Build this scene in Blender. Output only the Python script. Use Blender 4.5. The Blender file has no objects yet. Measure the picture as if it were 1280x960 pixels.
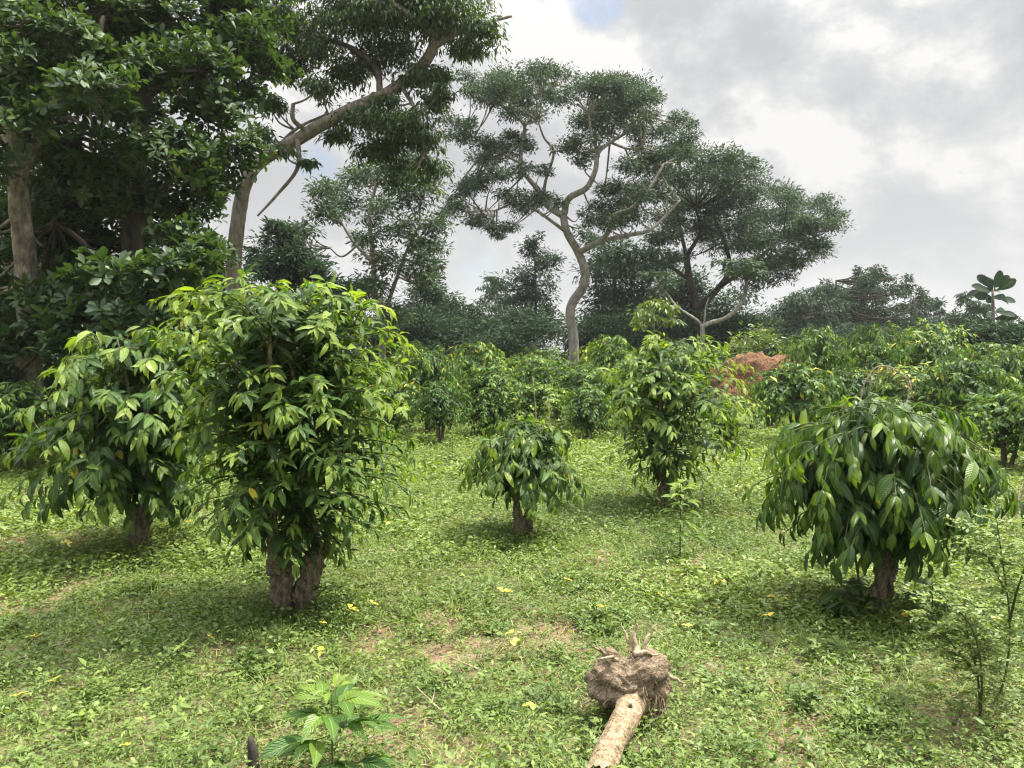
import bpy, math, random
import numpy as np
from mathutils import Vector

R = np.random.RandomState(11)
random.seed(5)
scene = bpy.context.scene
COL = scene.collection
F = 961.0                       # focal length in pixels of the 1280 px wide photograph
PITCH = math.atan(40.0 / F)     # camera looks slightly down: horizon at row 440
CAMZ = 1.6


# ------------------------------------------------------------------ helpers
def hash2(ix, iy, s):
    h = (ix * 374761393 + iy * 668265263 + s * 982451653) & 0x7fffffff
    h = ((h ^ (h >> 13)) * 1274126177) & 0x7fffffff
    h = (h ^ (h >> 16)) & 0x7fffffff
    return (h % 100003) / 100003.0


def vnoise(x, y, s=0):
    x = np.asarray(x, float); y = np.asarray(y, float)
    ix = np.floor(x).astype(np.int64); iy = np.floor(y).astype(np.int64)
    fx = x - ix; fy = y - iy
    fx = fx * fx * (3 - 2 * fx); fy = fy * fy * (3 - 2 * fy)
    a = hash2(ix, iy, s); b = hash2(ix + 1, iy, s); c = hash2(ix, iy + 1, s); d = hash2(ix + 1, iy + 1, s)
    return (a * (1 - fx) + b * fx) * (1 - fy) + (c * (1 - fx) + d * fx) * fy


def fbm(x, y, s=0, o=3):
    r = 0; a = 0.5
    for i in range(o):
        r = r + a * vnoise(np.asarray(x) * 2 ** i, np.asarray(y) * 2 ** i, s + 17 * i); a *= 0.5
    return r / (1 - 0.5 ** o)


def gz(x, y):
    return 0.10 * (fbm(np.asarray(x) * 0.45, np.asarray(y) * 0.45, 3) - 0.5) + 0.035 * (vnoise(np.asarray(x) * 3.1, np.asarray(y) * 3.1, 8) - 0.5)


def at(px, py, D):
    """world point seen at photograph pixel (px, py) at depth D along +Y"""
    u = (px - 640.0) / F; v = (480.0 - py) / F
    fy = math.cos(PITCH) + v * math.sin(PITCH)
    fz = -math.sin(PITCH) + v * math.cos(PITCH)
    k = D / fy
    return np.array([u * k, D, CAMZ + fz * k])


def ground_at(px, py):
    v = (480.0 - py) / F
    fy = math.cos(PITCH) + v * math.sin(PITCH)
    fz = -math.sin(PITCH) + v * math.cos(PITCH)
    return at(px, py, CAMZ / -fz * fy)


def nrm(a):
    return a / np.maximum(np.linalg.norm(a, axis=-1, keepdims=True), 1e-9)


class MB:
    def __init__(self):
        self.v = []; self.a = []; self.q = []; self.t = []; self.n = 0

    def add(self, v, a, q=None, t=None):
        v = np.asarray(v, float).reshape(-1, 3)
        a = np.asarray(a, float).reshape(-1, 3)
        if q is not None and len(q): self.q.append(np.asarray(q, np.int64).reshape(-1, 4) + self.n)
        if t is not None and len(t): self.t.append(np.asarray(t, np.int64).reshape(-1, 3) + self.n)
        self.v.append(v); self.a.append(a); self.n += len(v)

    def build(self, name, mat, parent=None, loc=None, smooth=True, origin=None):
        v = np.concatenate(self.v); a = np.concatenate(self.a)
        if origin is not None: v = v - np.asarray(origin)
        q = np.concatenate(self.q) if self.q else np.zeros((0, 4), np.int64)
        t = np.concatenate(self.t) if self.t else np.zeros((0, 3), np.int64)
        me = bpy.data.meshes.new(name)
        nl = q.size + t.size; npoly = len(q) + len(t)
        me.vertices.add(len(v)); me.loops.add(nl); me.polygons.add(npoly)
        me.vertices.foreach_set('co', v.astype(np.float32).ravel())
        me.loops.foreach_set('vertex_index', np.concatenate([q.ravel(), t.ravel()]).astype(np.int32))
        st = np.concatenate([np.arange(len(q)) * 4, q.size + np.arange(len(t)) * 3]).astype(np.int32)
        me.polygons.foreach_set('loop_start', st)
        me.polygons.foreach_set('use_smooth', np.full(npoly, smooth))
        at_ = me.attributes.new('luv', 'FLOAT_VECTOR', 'POINT')
        at_.data.foreach_set('vector', a.astype(np.float32).ravel())
        me.update(calc_edges=True)
        me.materials.append(mat)
        o = bpy.data.objects.new(name, me); COL.objects.link(o)
        if parent is not None: o.parent = parent
        if loc is not None: o.location = loc
        return o


def tag(o, label=None, cat=None, group=None, kind=None):
    if label: o['label'] = label
    if cat: o['category'] = cat
    if group: o['group'] = group
    if kind: o['kind'] = kind
    return o


def empty(name, loc, label, cat, group=None):
    o = bpy.data.objects.new(name, None); COL.objects.link(o)
    o.location = loc; o.empty_display_size = 0.2
    return tag(o, label, cat, group)


def spline(pts, n):
    """Catmull-Rom through the points, n samples"""
    p = np.asarray(pts, float)
    if len(p) == 2:
        s = np.linspace(0, 1, n)[:, None]
        return p[0] * (1 - s) + p[1] * s
    pe = np.vstack([2 * p[0] - p[1], p, 2 * p[-1] - p[-2]])
    m = len(p) - 1
    s = np.linspace(0, m - 1e-6, n); i = s.astype(int); f = (s - i)[:, None]
    a, b, c, d = pe[i], pe[i + 1], pe[i + 2], pe[i + 3]
    return 0.5 * (2 * b + (c - a) * f + (2 * a - 5 * b + 4 * c - d) * f ** 2 + (3 * b - a - 3 * c + d) * f ** 3)


def tube(mb, pts, rad, sides=8, rough=0.0, seed=0, cap=True, ridges=0, rfreq=9.0):
    p = np.asarray(pts, float); n = len(p)
    rad = np.broadcast_to(np.asarray(rad, float), (n,)).copy() if np.ndim(rad) == 0 or len(rad) == n else np.interp(np.linspace(0, 1, n), np.linspace(0, 1, len(rad)), rad)
    T = nrm(np.gradient(p, axis=0))
    ref = np.array([1.0, 0, 0]) if abs(T[0][0]) < 0.8 else np.array([0, 1.0, 0])
    u = ref - T[0] * np.dot(ref, T[0]); u /= np.linalg.norm(u)
    Us = [u]
    for i in range(1, n):
        u = Us[-1] - T[i] * np.dot(Us[-1], T[i]); u /= max(np.linalg.norm(u), 1e-9); Us.append(u)
    Us = np.array(Us); Vs = np.cross(T, Us)
    ang = np.linspace(0, 2 * np.pi, sides, endpoint=False)
    rr = rad[:, None] * np.ones((1, sides))
    if rough > 0:
        L = np.concatenate([[0], np.cumsum(np.linalg.norm(np.diff(p, axis=0), axis=1))])
        sc = 1.0 / max(rad.mean(), 1e-4)
        gx = np.cos(ang)[None] * 1.3 + 50 + seed * 3.7 + L[:, None] * sc * 0.35; gy = np.sin(ang)[None] * 1.3 + L[:, None] * sc * 0.5 + 80
        rr = rr * (1 + rough * 2 * (fbm(gx, gy, seed, 3) - 0.5))
        if ridges:
            rr = rr * (1 + rough * 0.9 * np.abs(np.sin(ang[None] * ridges * 0.5 + 2.2 * vnoise(L[:, None] * rfreq * 0.4 + 0 * ang[None], ang[None] * 0.7, seed))) * vnoise(ang[None] * 2, L[:, None] * rfreq, seed + 4))
    ring = p[:, None] + rr[..., None] * (Us[:, None] * np.cos(ang)[None, :, None] + Vs[:, None] * np.sin(ang)[None, :, None])
    idx = np.arange(n * sides).reshape(n, sides); nx = np.roll(idx, -1, axis=1)
    q = np.stack([idx[:-1], nx[:-1], nx[1:], idx[1:]], -1).reshape(-1, 4)
    v = ring.reshape(-1, 3)
    a = np.zeros((len(v), 3)); a[:, 0] = np.repeat(np.linspace(0, 1, n), sides); a[:, 2] = 0.5
    t = None
    if cap:
        v = np.vstack([v, p[0], p[-1]]); a = np.vstack([a, [0, 0, .5], [1, 0, .5]])
        c0 = n * sides; c1 = c0 + 1
        t = [[c0, (k + 1) % sides, k] for k in range(sides)] + [[c1, idx[-1][k], idx[-1][(k + 1) % sides]] for k in range(sides)]
    mb.add(v, a, q, t)


SH = {
    'ell': lambda t: np.clip(np.sin(np.pi * np.clip(t, 0, 1) ** 0.85), 0, 1) ** 0.8 + 0.03,
    'lance': lambda t: np.clip(np.sin(np.pi * np.clip(t, 0, 1) ** 0.7), 0, 1) + 0.03,
    'obov': lambda t: np.clip(np.sin(np.pi * np.clip(t * 0.97, 0, 1) ** 1.5), 0, 1) ** 0.75 + 0.05,
    'blade': lambda t: np.clip(1 - t, 0, 1) ** 0.6 * (0.6 + 0.4 * np.sin(np.pi * t)) + 0.03,
}


def leaves(mb, P, D, U, L, W, bend, fold, tint, segs=4, shape='ell', wavy=0.0):
    P = np.asarray(P, float); n = len(P)
    if n == 0: return
    f = lambda x: np.broadcast_to(np.asarray(x, float), (n,))
    L, W, fold, tint = f(L), f(W), f(fold), f(tint); bend = f(bend)
    bend = np.where(np.abs(bend) < 0.02, 0.02, bend)
    D = nrm(np.asarray(D, float)); U = np.asarray(U, float)
    U = U - D * (U * D).sum(1, keepdims=True); U = nrm(U + 1e-6 * np.array([0.3, 0.5, 0.7])); S = np.cross(D, U)
    if segs == 0:      # folded rhombus, two triangles
        m = P + D * (L * 0.45)[:, None] - U * (L * bend * 0.12)[:, None]
        tip = P + D * (L)[:, None] - U * (L * bend * 0.5)[:, None]
        up = U * (W * 0.5 * np.sin(fold))[:, None]; sd = S * (W * 0.5 * np.cos(fold))[:, None]
        v = np.stack([P, m + sd + up, tip, m - sd + up], 1)
        a = np.zeros((n, 4, 3)); a[:, :, 0] = [0, .45, 1, .45]; a[:, :, 1] = [0, 1, 0, -1]; a[:, :, 2] = tint[:, None]
        b = (np.arange(n) * 4)[:, None]
        t = np.concatenate([b + [0, 1, 2], b + [0, 2, 3]], 0)
        mb.add(v, a, None, t); return
    t = np.linspace(0, 1, segs + 1)
    th = bend[:, None] * t
    al = np.sin(th) / bend[:, None]; dn = (1 - np.cos(th)) / bend[:, None]
    C = P[:, None] + L[:, None, None] * (D[:, None] * al[..., None] - U[:, None] * dn[..., None])
    N = U[:, None] * np.cos(th)[..., None] + D[:, None] * np.sin(th)[..., None]
    w = W[:, None] * SH[shape](t)[None] * 0.5
    cf = np.cos(fold)[:, None, None]; sf = np.sin(fold)[:, None, None]
    r = C + w[..., None] * (S[:, None] * cf + N * sf)
    l = C + w[..., None] * (-S[:, None] * cf + N * sf)
    if wavy > 0:
        ph = R.rand(n)[:, None] * 6.28
        r = r + N * (w * wavy * np.sin(t[None] * 16 + ph))[..., None]
        l = l + N * (w * wavy * np.sin(t[None] * 16 + ph + 1.7))[..., None]
    v = np.stack([l, C, r], 2)
    a = np.zeros(v.shape); a[..., 0] = t[None, :, None]; a[..., 1] = [-1, 0, 1]; a[..., 2] = tint[:, None, None]
    k = (segs + 1) * 3
    b = (np.arange(n) * k)[:, None, None]
    s = (np.arange(segs) * 3)[None, :, None]
    q = np.concatenate([b + s + np.array([0, 1, 4, 3]), b + s + np.array([1, 2, 5, 4])], 1)
    mb.add(v, a, q.reshape(-1, 4))


def rdir(n, zlo=-1, zhi=1):
    a = R.rand(n) * 2 * np.pi; z = R.uniform(zlo, zhi, n); s = np.sqrt(np.maximum(1 - z * z, 0))
    return np.stack([np.cos(a) * s, np.sin(a) * s, z], 1)


UP = np.array([0, 0, 1.0])


# ------------------------------------------------------------------ materials
def nt(name):
    m = bpy.data.materials.new(name); m.use_nodes = True
    t = m.node_tree; t.nodes.clear()
    out = t.nodes.new('ShaderNodeOutputMaterial')
    return m, t, out


def ramp(t, stops):
    n = t.nodes.new('ShaderNodeValToRGB'); e = n.color_ramp.elements
    while len(e) > 1: e.remove(e[-1])
    e[0].position = stops[0][0]; e[0].color = (*stops[0][1], 1)
    for p, c in stops[1:]:
        x = e.new(p); x.color = (*c, 1)
    return n


def math_(t, op, a, b=None, clamp=False):
    n = t.nodes.new('ShaderNodeMath'); n.operation = op; n.use_clamp = clamp
    for i, x in enumerate((a, b)):
        if x is None: continue
        if isinstance(x, (int, float)): n.inputs[i].default_value = x
        else: t.links.new(x, n.inputs[i])
    return n.outputs[0]


def mixc(t, fac, a, b, mode='MIX'):
    n = t.nodes.new('ShaderNodeMix'); n.data_type = 'RGBA'; n.blend_type = mode
    for i, x in ((0, fac), (6, a), (7, b)):
        if isinstance(x, (int, float)): n.inputs[i].default_value = x
        elif isinstance(x, tuple): n.inputs[i].default_value = (*x, 1)
        else: t.links.new(x, n.inputs[i])
    return n.outputs[2]


def leaf_mat(name, stops, rough=0.4, trans=0.35, veins=False, spec=0.45, vary=0.25, tcol=(1.42, 1.40, 0.42)):
    m, t, out = nt(name)
    a = t.nodes.new('ShaderNodeAttribute'); a.attribute_name = 'luv'
    s = t.nodes.new('ShaderNodeSeparateXYZ'); t.links.new(a.outputs['Vector'], s.inputs[0])
    oi = t.nodes.new('ShaderNodeObjectInfo')
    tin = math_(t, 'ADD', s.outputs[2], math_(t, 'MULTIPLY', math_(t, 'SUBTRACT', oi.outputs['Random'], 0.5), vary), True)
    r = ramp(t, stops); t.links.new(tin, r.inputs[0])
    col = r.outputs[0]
    p = t.nodes.new('ShaderNodeBsdfPrincipled')
    if veins:
        ab = math_(t, 'ABSOLUTE', s.outputs[1])
        mid = math_(t, 'LESS_THAN', ab, 0.07)
        col = mixc(t, math_(t, 'MULTIPLY', mid, 0.45), col, (0.30, 0.36, 0.12))
        w = math_(t, 'SINE', math_(t, 'MULTIPLY', math_(t, 'SUBTRACT', math_(t, 'MULTIPLY', s.outputs[0], 11.0), math_(t, 'MULTIPLY', ab, 2.2)), 6.283))
        h = math_(t, 'MULTIPLY', math_(t, 'ADD', w, 1.0), 0.5)
        bp = t.nodes.new('ShaderNodeBump'); bp.inputs['Strength'].default_value = 0.55; bp.inputs['Distance'].default_value = 0.006
        t.links.new(h, bp.inputs['Height']); t.links.new(bp.outputs[0], p.inputs['Normal'])
    no = t.nodes.new('ShaderNodeTexNoise'); no.inputs['Scale'].default_value = 9.0; no.inputs['Detail'].default_value = 2
    tc = t.nodes.new('ShaderNodeTexCoord'); t.links.new(tc.outputs['Object'], no.inputs['Vector'])
    col = mixc(t, 0.35, col, mixc(t, 1.0, col, ramp_from(t, no.outputs['Fac']), 'MULTIPLY'))
    if veins:      # a few blemished and browning patches
        bl = t.nodes.new('ShaderNodeTexNoise'); bl.inputs['Scale'].default_value = 16.0; bl.inputs['Detail'].default_value = 4; t.links.new(tc.outputs['Object'], bl.inputs['Vector'])
        br_ = ramp(t, [(0.63, (0, 0, 0)), (0.72, (1, 1, 1))]); t.links.new(bl.outputs['Fac'], br_.inputs[0])
        col = mixc(t, math_(t, 'MULTIPLY', br_.outputs[0], 0.6), col, (0.14, 0.12, 0.03))
    t.links.new(col, p.inputs['Base Color'])
    p.inputs['Roughness'].default_value = rough
    p.inputs['Specular IOR Level'].default_value = spec
    tr = t.nodes.new('ShaderNodeBsdfTranslucent')
    t.links.new(mixc(t, 1.0, col, tcol, 'MULTIPLY'), tr.inputs['Color'])
    mx = t.nodes.new('ShaderNodeMixShader'); mx.inputs[0].default_value = trans
    t.links.new(p.outputs[0], mx.inputs[1]); t.links.new(tr.outputs[0], mx.inputs[2])
    t.links.new(mx.outputs[0], out.inputs[0])
    return m


def ramp_from(t, sock):
    r = ramp(t, [(0.3, (0.6, 0.65, 0.6)), (0.7, (1.35, 1.3, 1.2))]); t.links.new(sock, r.inputs[0]); return r.outputs[0]


def bark_mat(name, c1, c2, c3, scale=6.0, stretch=0.3, bump=0.5, dist=0.02):
    m, t, out = nt(name)
    tc = t.nodes.new('ShaderNodeTexCoord'); mp = t.nodes.new('ShaderNodeMapping')
    mp.inputs['Scale'].default_value = (1, 1, stretch); t.links.new(tc.outputs['Object'], mp.inputs[0])
    n1 = t.nodes.new('ShaderNodeTexNoise'); n1.inputs['Scale'].default_value = scale; n1.inputs['Detail'].default_value = 6; n1.inputs['Roughness'].default_value = 0.7
    n2 = t.nodes.new('ShaderNodeTexNoise'); n2.inputs['Scale'].default_value = scale * 3.7; n2.inputs['Detail'].default_value = 5
    t.links.new(mp.outputs[0], n1.inputs[0]); t.links.new(mp.outputs[0], n2.inputs[0])
    r = ramp(t, [(0.3, c1), (0.5, c2), (0.72, c3)]); t.links.new(n1.outputs['Fac'], r.inputs[0])
    r2 = ramp(t, [(0.35, (0.5, 0.5, 0.5)), (0.6, (1.1, 1.1, 1.1))]); t.links.new(n2.outputs['Fac'], r2.inputs[0])
    p = t.nodes.new('ShaderNodeBsdfPrincipled'); p.inputs['Roughness'].default_value = 0.9; p.inputs['Specular IOR Level'].default_value = 0.15
    t.links.new(mixc(t, 0.8, r.outputs[0], r2.outputs[0], 'MULTIPLY'), p.inputs['Base Color'])
    bp = t.nodes.new('ShaderNodeBump'); bp.inputs['Strength'].default_value = bump; bp.inputs['Distance'].default_value = dist
    t.links.new(math_(t, 'ADD', n1.outputs['Fac'], math_(t, 'MULTIPLY', n2.outputs['Fac'], 0.6)), bp.inputs['Height'])
    t.links.new(bp.outputs[0], p.inputs['Normal']); t.links.new(p.outputs[0], out.inputs[0])
    return m


M = {}
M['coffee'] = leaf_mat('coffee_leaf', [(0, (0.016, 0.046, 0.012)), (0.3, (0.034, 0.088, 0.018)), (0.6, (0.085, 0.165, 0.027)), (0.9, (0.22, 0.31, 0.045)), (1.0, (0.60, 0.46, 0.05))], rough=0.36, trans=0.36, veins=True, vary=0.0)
M['coffee_far'] = leaf_mat('coffee_leaf_far', [(0, (0.018, 0.050, 0.012)), (0.35, (0.042, 0.102, 0.019)), (0.65, (0.105, 0.185, 0.03)), (0.9, (0.22, 0.30, 0.05)), (1.0, (0.5, 0.42, 0.07))], rough=0.55, trans=0.34, vary=0.22, spec=0.25)
M['rosette'] = leaf_mat('broad_glossy_leaf', [(0, (0.026, 0.052, 0.024)), (0.5, (0.055, 0.100, 0.036)), (0.85, (0.15, 0.225, 0.06)), (1, (0.35, 0.26, 0.04))], rough=0.5, trans=0.30, spec=0.3, vary=0.1)
M['narrow'] = leaf_mat('narrow_leaf', [(0, (0.030, 0.052, 0.018)), (0.6, (0.062, 0.105, 0.042)), (1, (0.15, 0.20, 0.07))], rough=0.5, trans=0.32, vary=0.15, spec=0.25)
M['frond'] = leaf_mat('feathery_leaf', [(0, (0.032, 0.056, 0.034)), (0.6, (0.062, 0.096, 0.054)), (1, (0.12, 0.16, 0.075))], rough=0.6, trans=0.26, vary=0.2, spec=0.25, tcol=(1.1, 1.25, 0.7))
M['dark_far'] = leaf_mat('far_leaf', [(0, (0.022, 0.040, 0.023)), (0.6, (0.040, 0.068, 0.036)), (1, (0.085, 0.12, 0.058))], rough=0.7, trans=0.24, vary=0.3, spec=0.15, tcol=(1.0, 1.2, 0.75))
M['pale_shrub'] = leaf_mat('pale_shrub_leaf', [(0, (0.07, 0.12, 0.03)), (0.6, (0.16, 0.22, 0.05)), (1, (0.30, 0.34, 0.09))], rough=0.5, trans=0.35, vary=0.2)
M['weed'] = leaf_mat('weed_leaf', [(0, (0.045, 0.088, 0.020)), (0.4, (0.118, 0.178, 0.042)), (0.75, (0.205, 0.265, 0.068)), (1, (0.36, 0.38, 0.15))], rough=0.5, trans=0.3, spec=0.3, vary=0)
M['grass'] = leaf_mat('grass_blade', [(0, (0.06, 0.11, 0.025)), (0.5, (0.16, 0.23, 0.055)), (0.85, (0.32, 0.37, 0.12)), (1, (0.45, 0.42, 0.2))], rough=0.5, trans=0.3, spec=0.3, vary=0)
M['straw'] = leaf_mat('dry_straw', [(0, (0.12, 0.075, 0.04)), (0.5, (0.28, 0.20, 0.11)), (1, (0.45, 0.36, 0.22))], rough=0.8, trans=0.1, spec=0.1, vary=0, tcol=(1, 1, 1))
M['yellow'] = leaf_mat('yellow_leaf', [(0, (0.55, 0.38, 0.04)), (1, (0.75, 0.62, 0.10))], rough=0.5, trans=0.25, vary=0.6, tcol=(1, 1, .6))
M['coffee_bark'] = bark_mat('coffee_bark', (0.065, 0.052, 0.038), (0.21, 0.17, 0.125), (0.45, 0.39, 0.30), 34, 0.45, 1.0, 0.025)
M['twig'] = bark_mat('twig_bark', (0.04, 0.06, 0.02), (0.075, 0.095, 0.03), (0.13, 0.13, 0.055), 20, 0.4, 0.3, 0.004)
M['pale_bark'] = bark_mat('pale_bark', (0.13, 0.115, 0.10), (0.26, 0.235, 0.21), (0.38, 0.345, 0.315), 2.2, 0.5, 0.5, 0.05)
M['grey_bark'] = bark_mat('grey_bark', (0.12, 0.105, 0.09), (0.24, 0.205, 0.175), (0.36, 0.315, 0.27), 5.0, 0.35, 0.7, 0.03)
M['mottled_bark'] = bark_mat('mottled_bark', (0.07, 0.06, 0.045), (0.18, 0.155, 0.12), (0.42, 0.40, 0.35), 5.0, 0.5, 0.7, 0.03)
M['dark_bark'] = bark_mat('dark_bark', (0.025, 0.022, 0.02), (0.055, 0.048, 0.04), (0.10, 0.09, 0.075), 3.0, 0.4, 0.5, 0.04)
M['log_wood'] = bark_mat('log_wood', (0.13, 0.09, 0.055), (0.27, 0.20, 0.125), (0.46, 0.37, 0.26), 30, 0.8, 0.9, 0.014)
M['root_soil'] = bark_mat('root_soil', (0.10, 0.07, 0.046), (0.22, 0.165, 0.112), (0.35, 0.28, 0.20), 26, 0.9, 1.0, 0.02)
M['root_wood'] = bark_mat('root_wood', (0.17, 0.13, 0.09), (0.32, 0.25, 0.17), (0.48, 0.40, 0.29), 25, 0.5, 0.5, 0.01)
M['red_soil'] = bark_mat('red_soil', (0.045, 0.034, 0.018), (0.14, 0.072, 0.036), (0.22, 0.118, 0.062), 4.5, 1.0, 1.0, 0.08)

# ground
def ground_mat():
    m, t, out = nt('ground_soil')
    tc = t.nodes.new('ShaderNodeTexCoord')
    a = t.nodes.new('ShaderNodeAttribute'); a.attribute_name = 'luv'
    s = t.nodes.new('ShaderNodeSeparateXYZ'); t.links.new(a.outputs['Vector'], s.inputs[0])
    n1 = t.nodes.new('ShaderNodeTexNoise'); n1.inputs['Scale'].default_value = 5.0; n1.inputs['Detail'].default_value = 8; n1.inputs['Roughness'].default_value = 0.7
    n2 = t.nodes.new('ShaderNodeTexNoise'); n2.inputs['Scale'].default_value = 38.0; n2.inputs['Detail'].default_value = 5
    for n in (n1, n2): t.links.new(tc.outputs['Object'], n.inputs[0])
    soil = ramp(t, [(0.3, (0.09, 0.058, 0.036)), (0.5, (0.19, 0.13, 0.085)), (0.7, (0.31, 0.235, 0.165))]); t.links.new(n1.outputs['Fac'], soil.inputs[0])
    grn = ramp(t, [(0.32, (0.04, 0.056, 0.018)), (0.5, (0.085, 0.108, 0.034)), (0.68, (0.15, 0.165, 0.06))]); t.links.new(n2.outputs['Fac'], grn.inputs[0])
    fac = math_(t, 'ADD', s.outputs[0], math_(t, 'MULTIPLY', math_(t, 'SUBTRACT', n2.outputs['Fac'], 0.5), 1.2), True)
    p = t.nodes.new('ShaderNodeBsdfPrincipled'); p.inputs['Roughness'].default_value = 0.95; p.inputs['Specular IOR Level'].default_value = 0.1
    t.links.new(mixc(t, fac, soil.outputs[0], grn.outputs[0]), p.inputs['Base Color'])
    bp = t.nodes.new('ShaderNodeBump'); bp.inputs['Strength'].default_value = 0.9; bp.inputs['Distance'].default_value = 0.03
    t.links.new(n2.outputs['Fac'], bp.inputs['Height']); t.links.new(bp.outputs[0], p.inputs['Normal'])
    t.links.new(p.outputs[0], out.inputs[0])
    return m


# ------------------------------------------------------------------ ground
BARE = [(575, 815, 0.18), (560, 775, 0.16), (520, 905, 0.17), (545, 930, 0.13), (15, 685, 0.35), (90, 678, 0.2), (700, 790, 0.18), (1060, 830, 0.14),
        (760, 700, 0.16), (250, 800, 0.14), (300, 812, 0.14), (700, 860, 0.13), (1225, 915, 0.12), (640, 800, 0.16), (1000, 880, 0.16), (310, 930, 0.10),
        (470, 800, 0.16), (830, 720, 0.13), (900, 705, 0.1), (560, 690, 0.14), (1000, 940, 0.12), (890, 830, 0.14), (60, 800, 0.12), (150, 760, 0.12)]
BAREXY = [(ground_at(a, b)[0], ground_at(a, b)[1], r) for a, b, r in BARE]


def bare(x, y):
    x = np.asarray(x, float); y = np.asarray(y, float)
    wx = x + 0.35 * (vnoise(x * 4, y * 4, 41) - 0.5); wy = y + 0.35 * (vnoise(x * 4, y * 4, 42) - 0.5)
    m = np.clip((fbm(x * 0.95, y * 0.95, 21, 4) - 0.72) * 9, 0, 1) * 0.7
    for bx, by, r in BAREXY:
        m = np.maximum(m, 0.72 * np.clip(1.5 - np.hypot(wx - bx, (wy - by) * 0.8) / r * 1.1, 0, 1))
    return m * np.clip((22 - y) / 8, 0, 1)


def axis(lo, hi, step, far_lo, far_hi, g=1.12):
    c = list(np.arange(lo, hi + step * .5, step)); s = step
    x = c[-1]; up = []
    while x < far_hi: s *= g; x += s; up.append(x)
    s = step; x = c[0]; dn = []
    while x > far_lo: s *= g; x -= s; dn.append(x)
    return np.array(dn[::-1] + c + up)


gx = axis(-6, 6, 0.05, -700, 700); gy = axis(2, 12, 0.05, -120, 900)
X, Y = np.meshgrid(gx, gy)
Z = gz(X, Y) * np.clip((120 - np.abs(Y)) / 60, 0, 1)
br = bare(X, Y)
Z = Z - 0.025 * br + 0.03 * (vnoise(X * 9, Y * 9, 77) - 0.5) * br
g = MB()
ny, nx = X.shape
ii = np.arange(ny * nx).reshape(ny, nx)
g.add(np.stack([X, Y, Z], -1), np.stack([np.clip(0.62 - br * 0.9 + np.clip((Y - 9) / 12, 0, 0.4), 0, 1), br, 0 * br], -1),
      np.stack([ii[:-1, :-1], ii[:-1, 1:], ii[1:, 1:], ii[1:, :-1]], -1))
gr = g.build('ground', ground_mat())
tag(gr, 'grassy plantation floor of weeds over brown soil', 'ground', kind='structure')

# ------------------------------------------------------------------ ground cover
TREE_BASES = []      # (x, y) of near coffee trees, taller grass round them


def scatter(y0, y1, dens, half=None):
    k = 640 / F
    hw = lambda y: k * y * 1.05 + 2.6
    N = int(dens * (y1 - y0) * (hw(y0) + hw(y1)))
    ymid = R.uniform(y0, y1, N); ymid = ymid[R.rand(N) < hw(ymid) / hw(y1)]
    ymid = np.concatenate([ymid, R.uniform(y0, y1, max(N - len(ymid), 0))])
    x = R.uniform(-1, 1, len(ymid)) * hw(ymid)
    keep = R.rand(len(x)) > bare(x, ymid) * 0.93
    return x[keep], ymid[keep]


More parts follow.
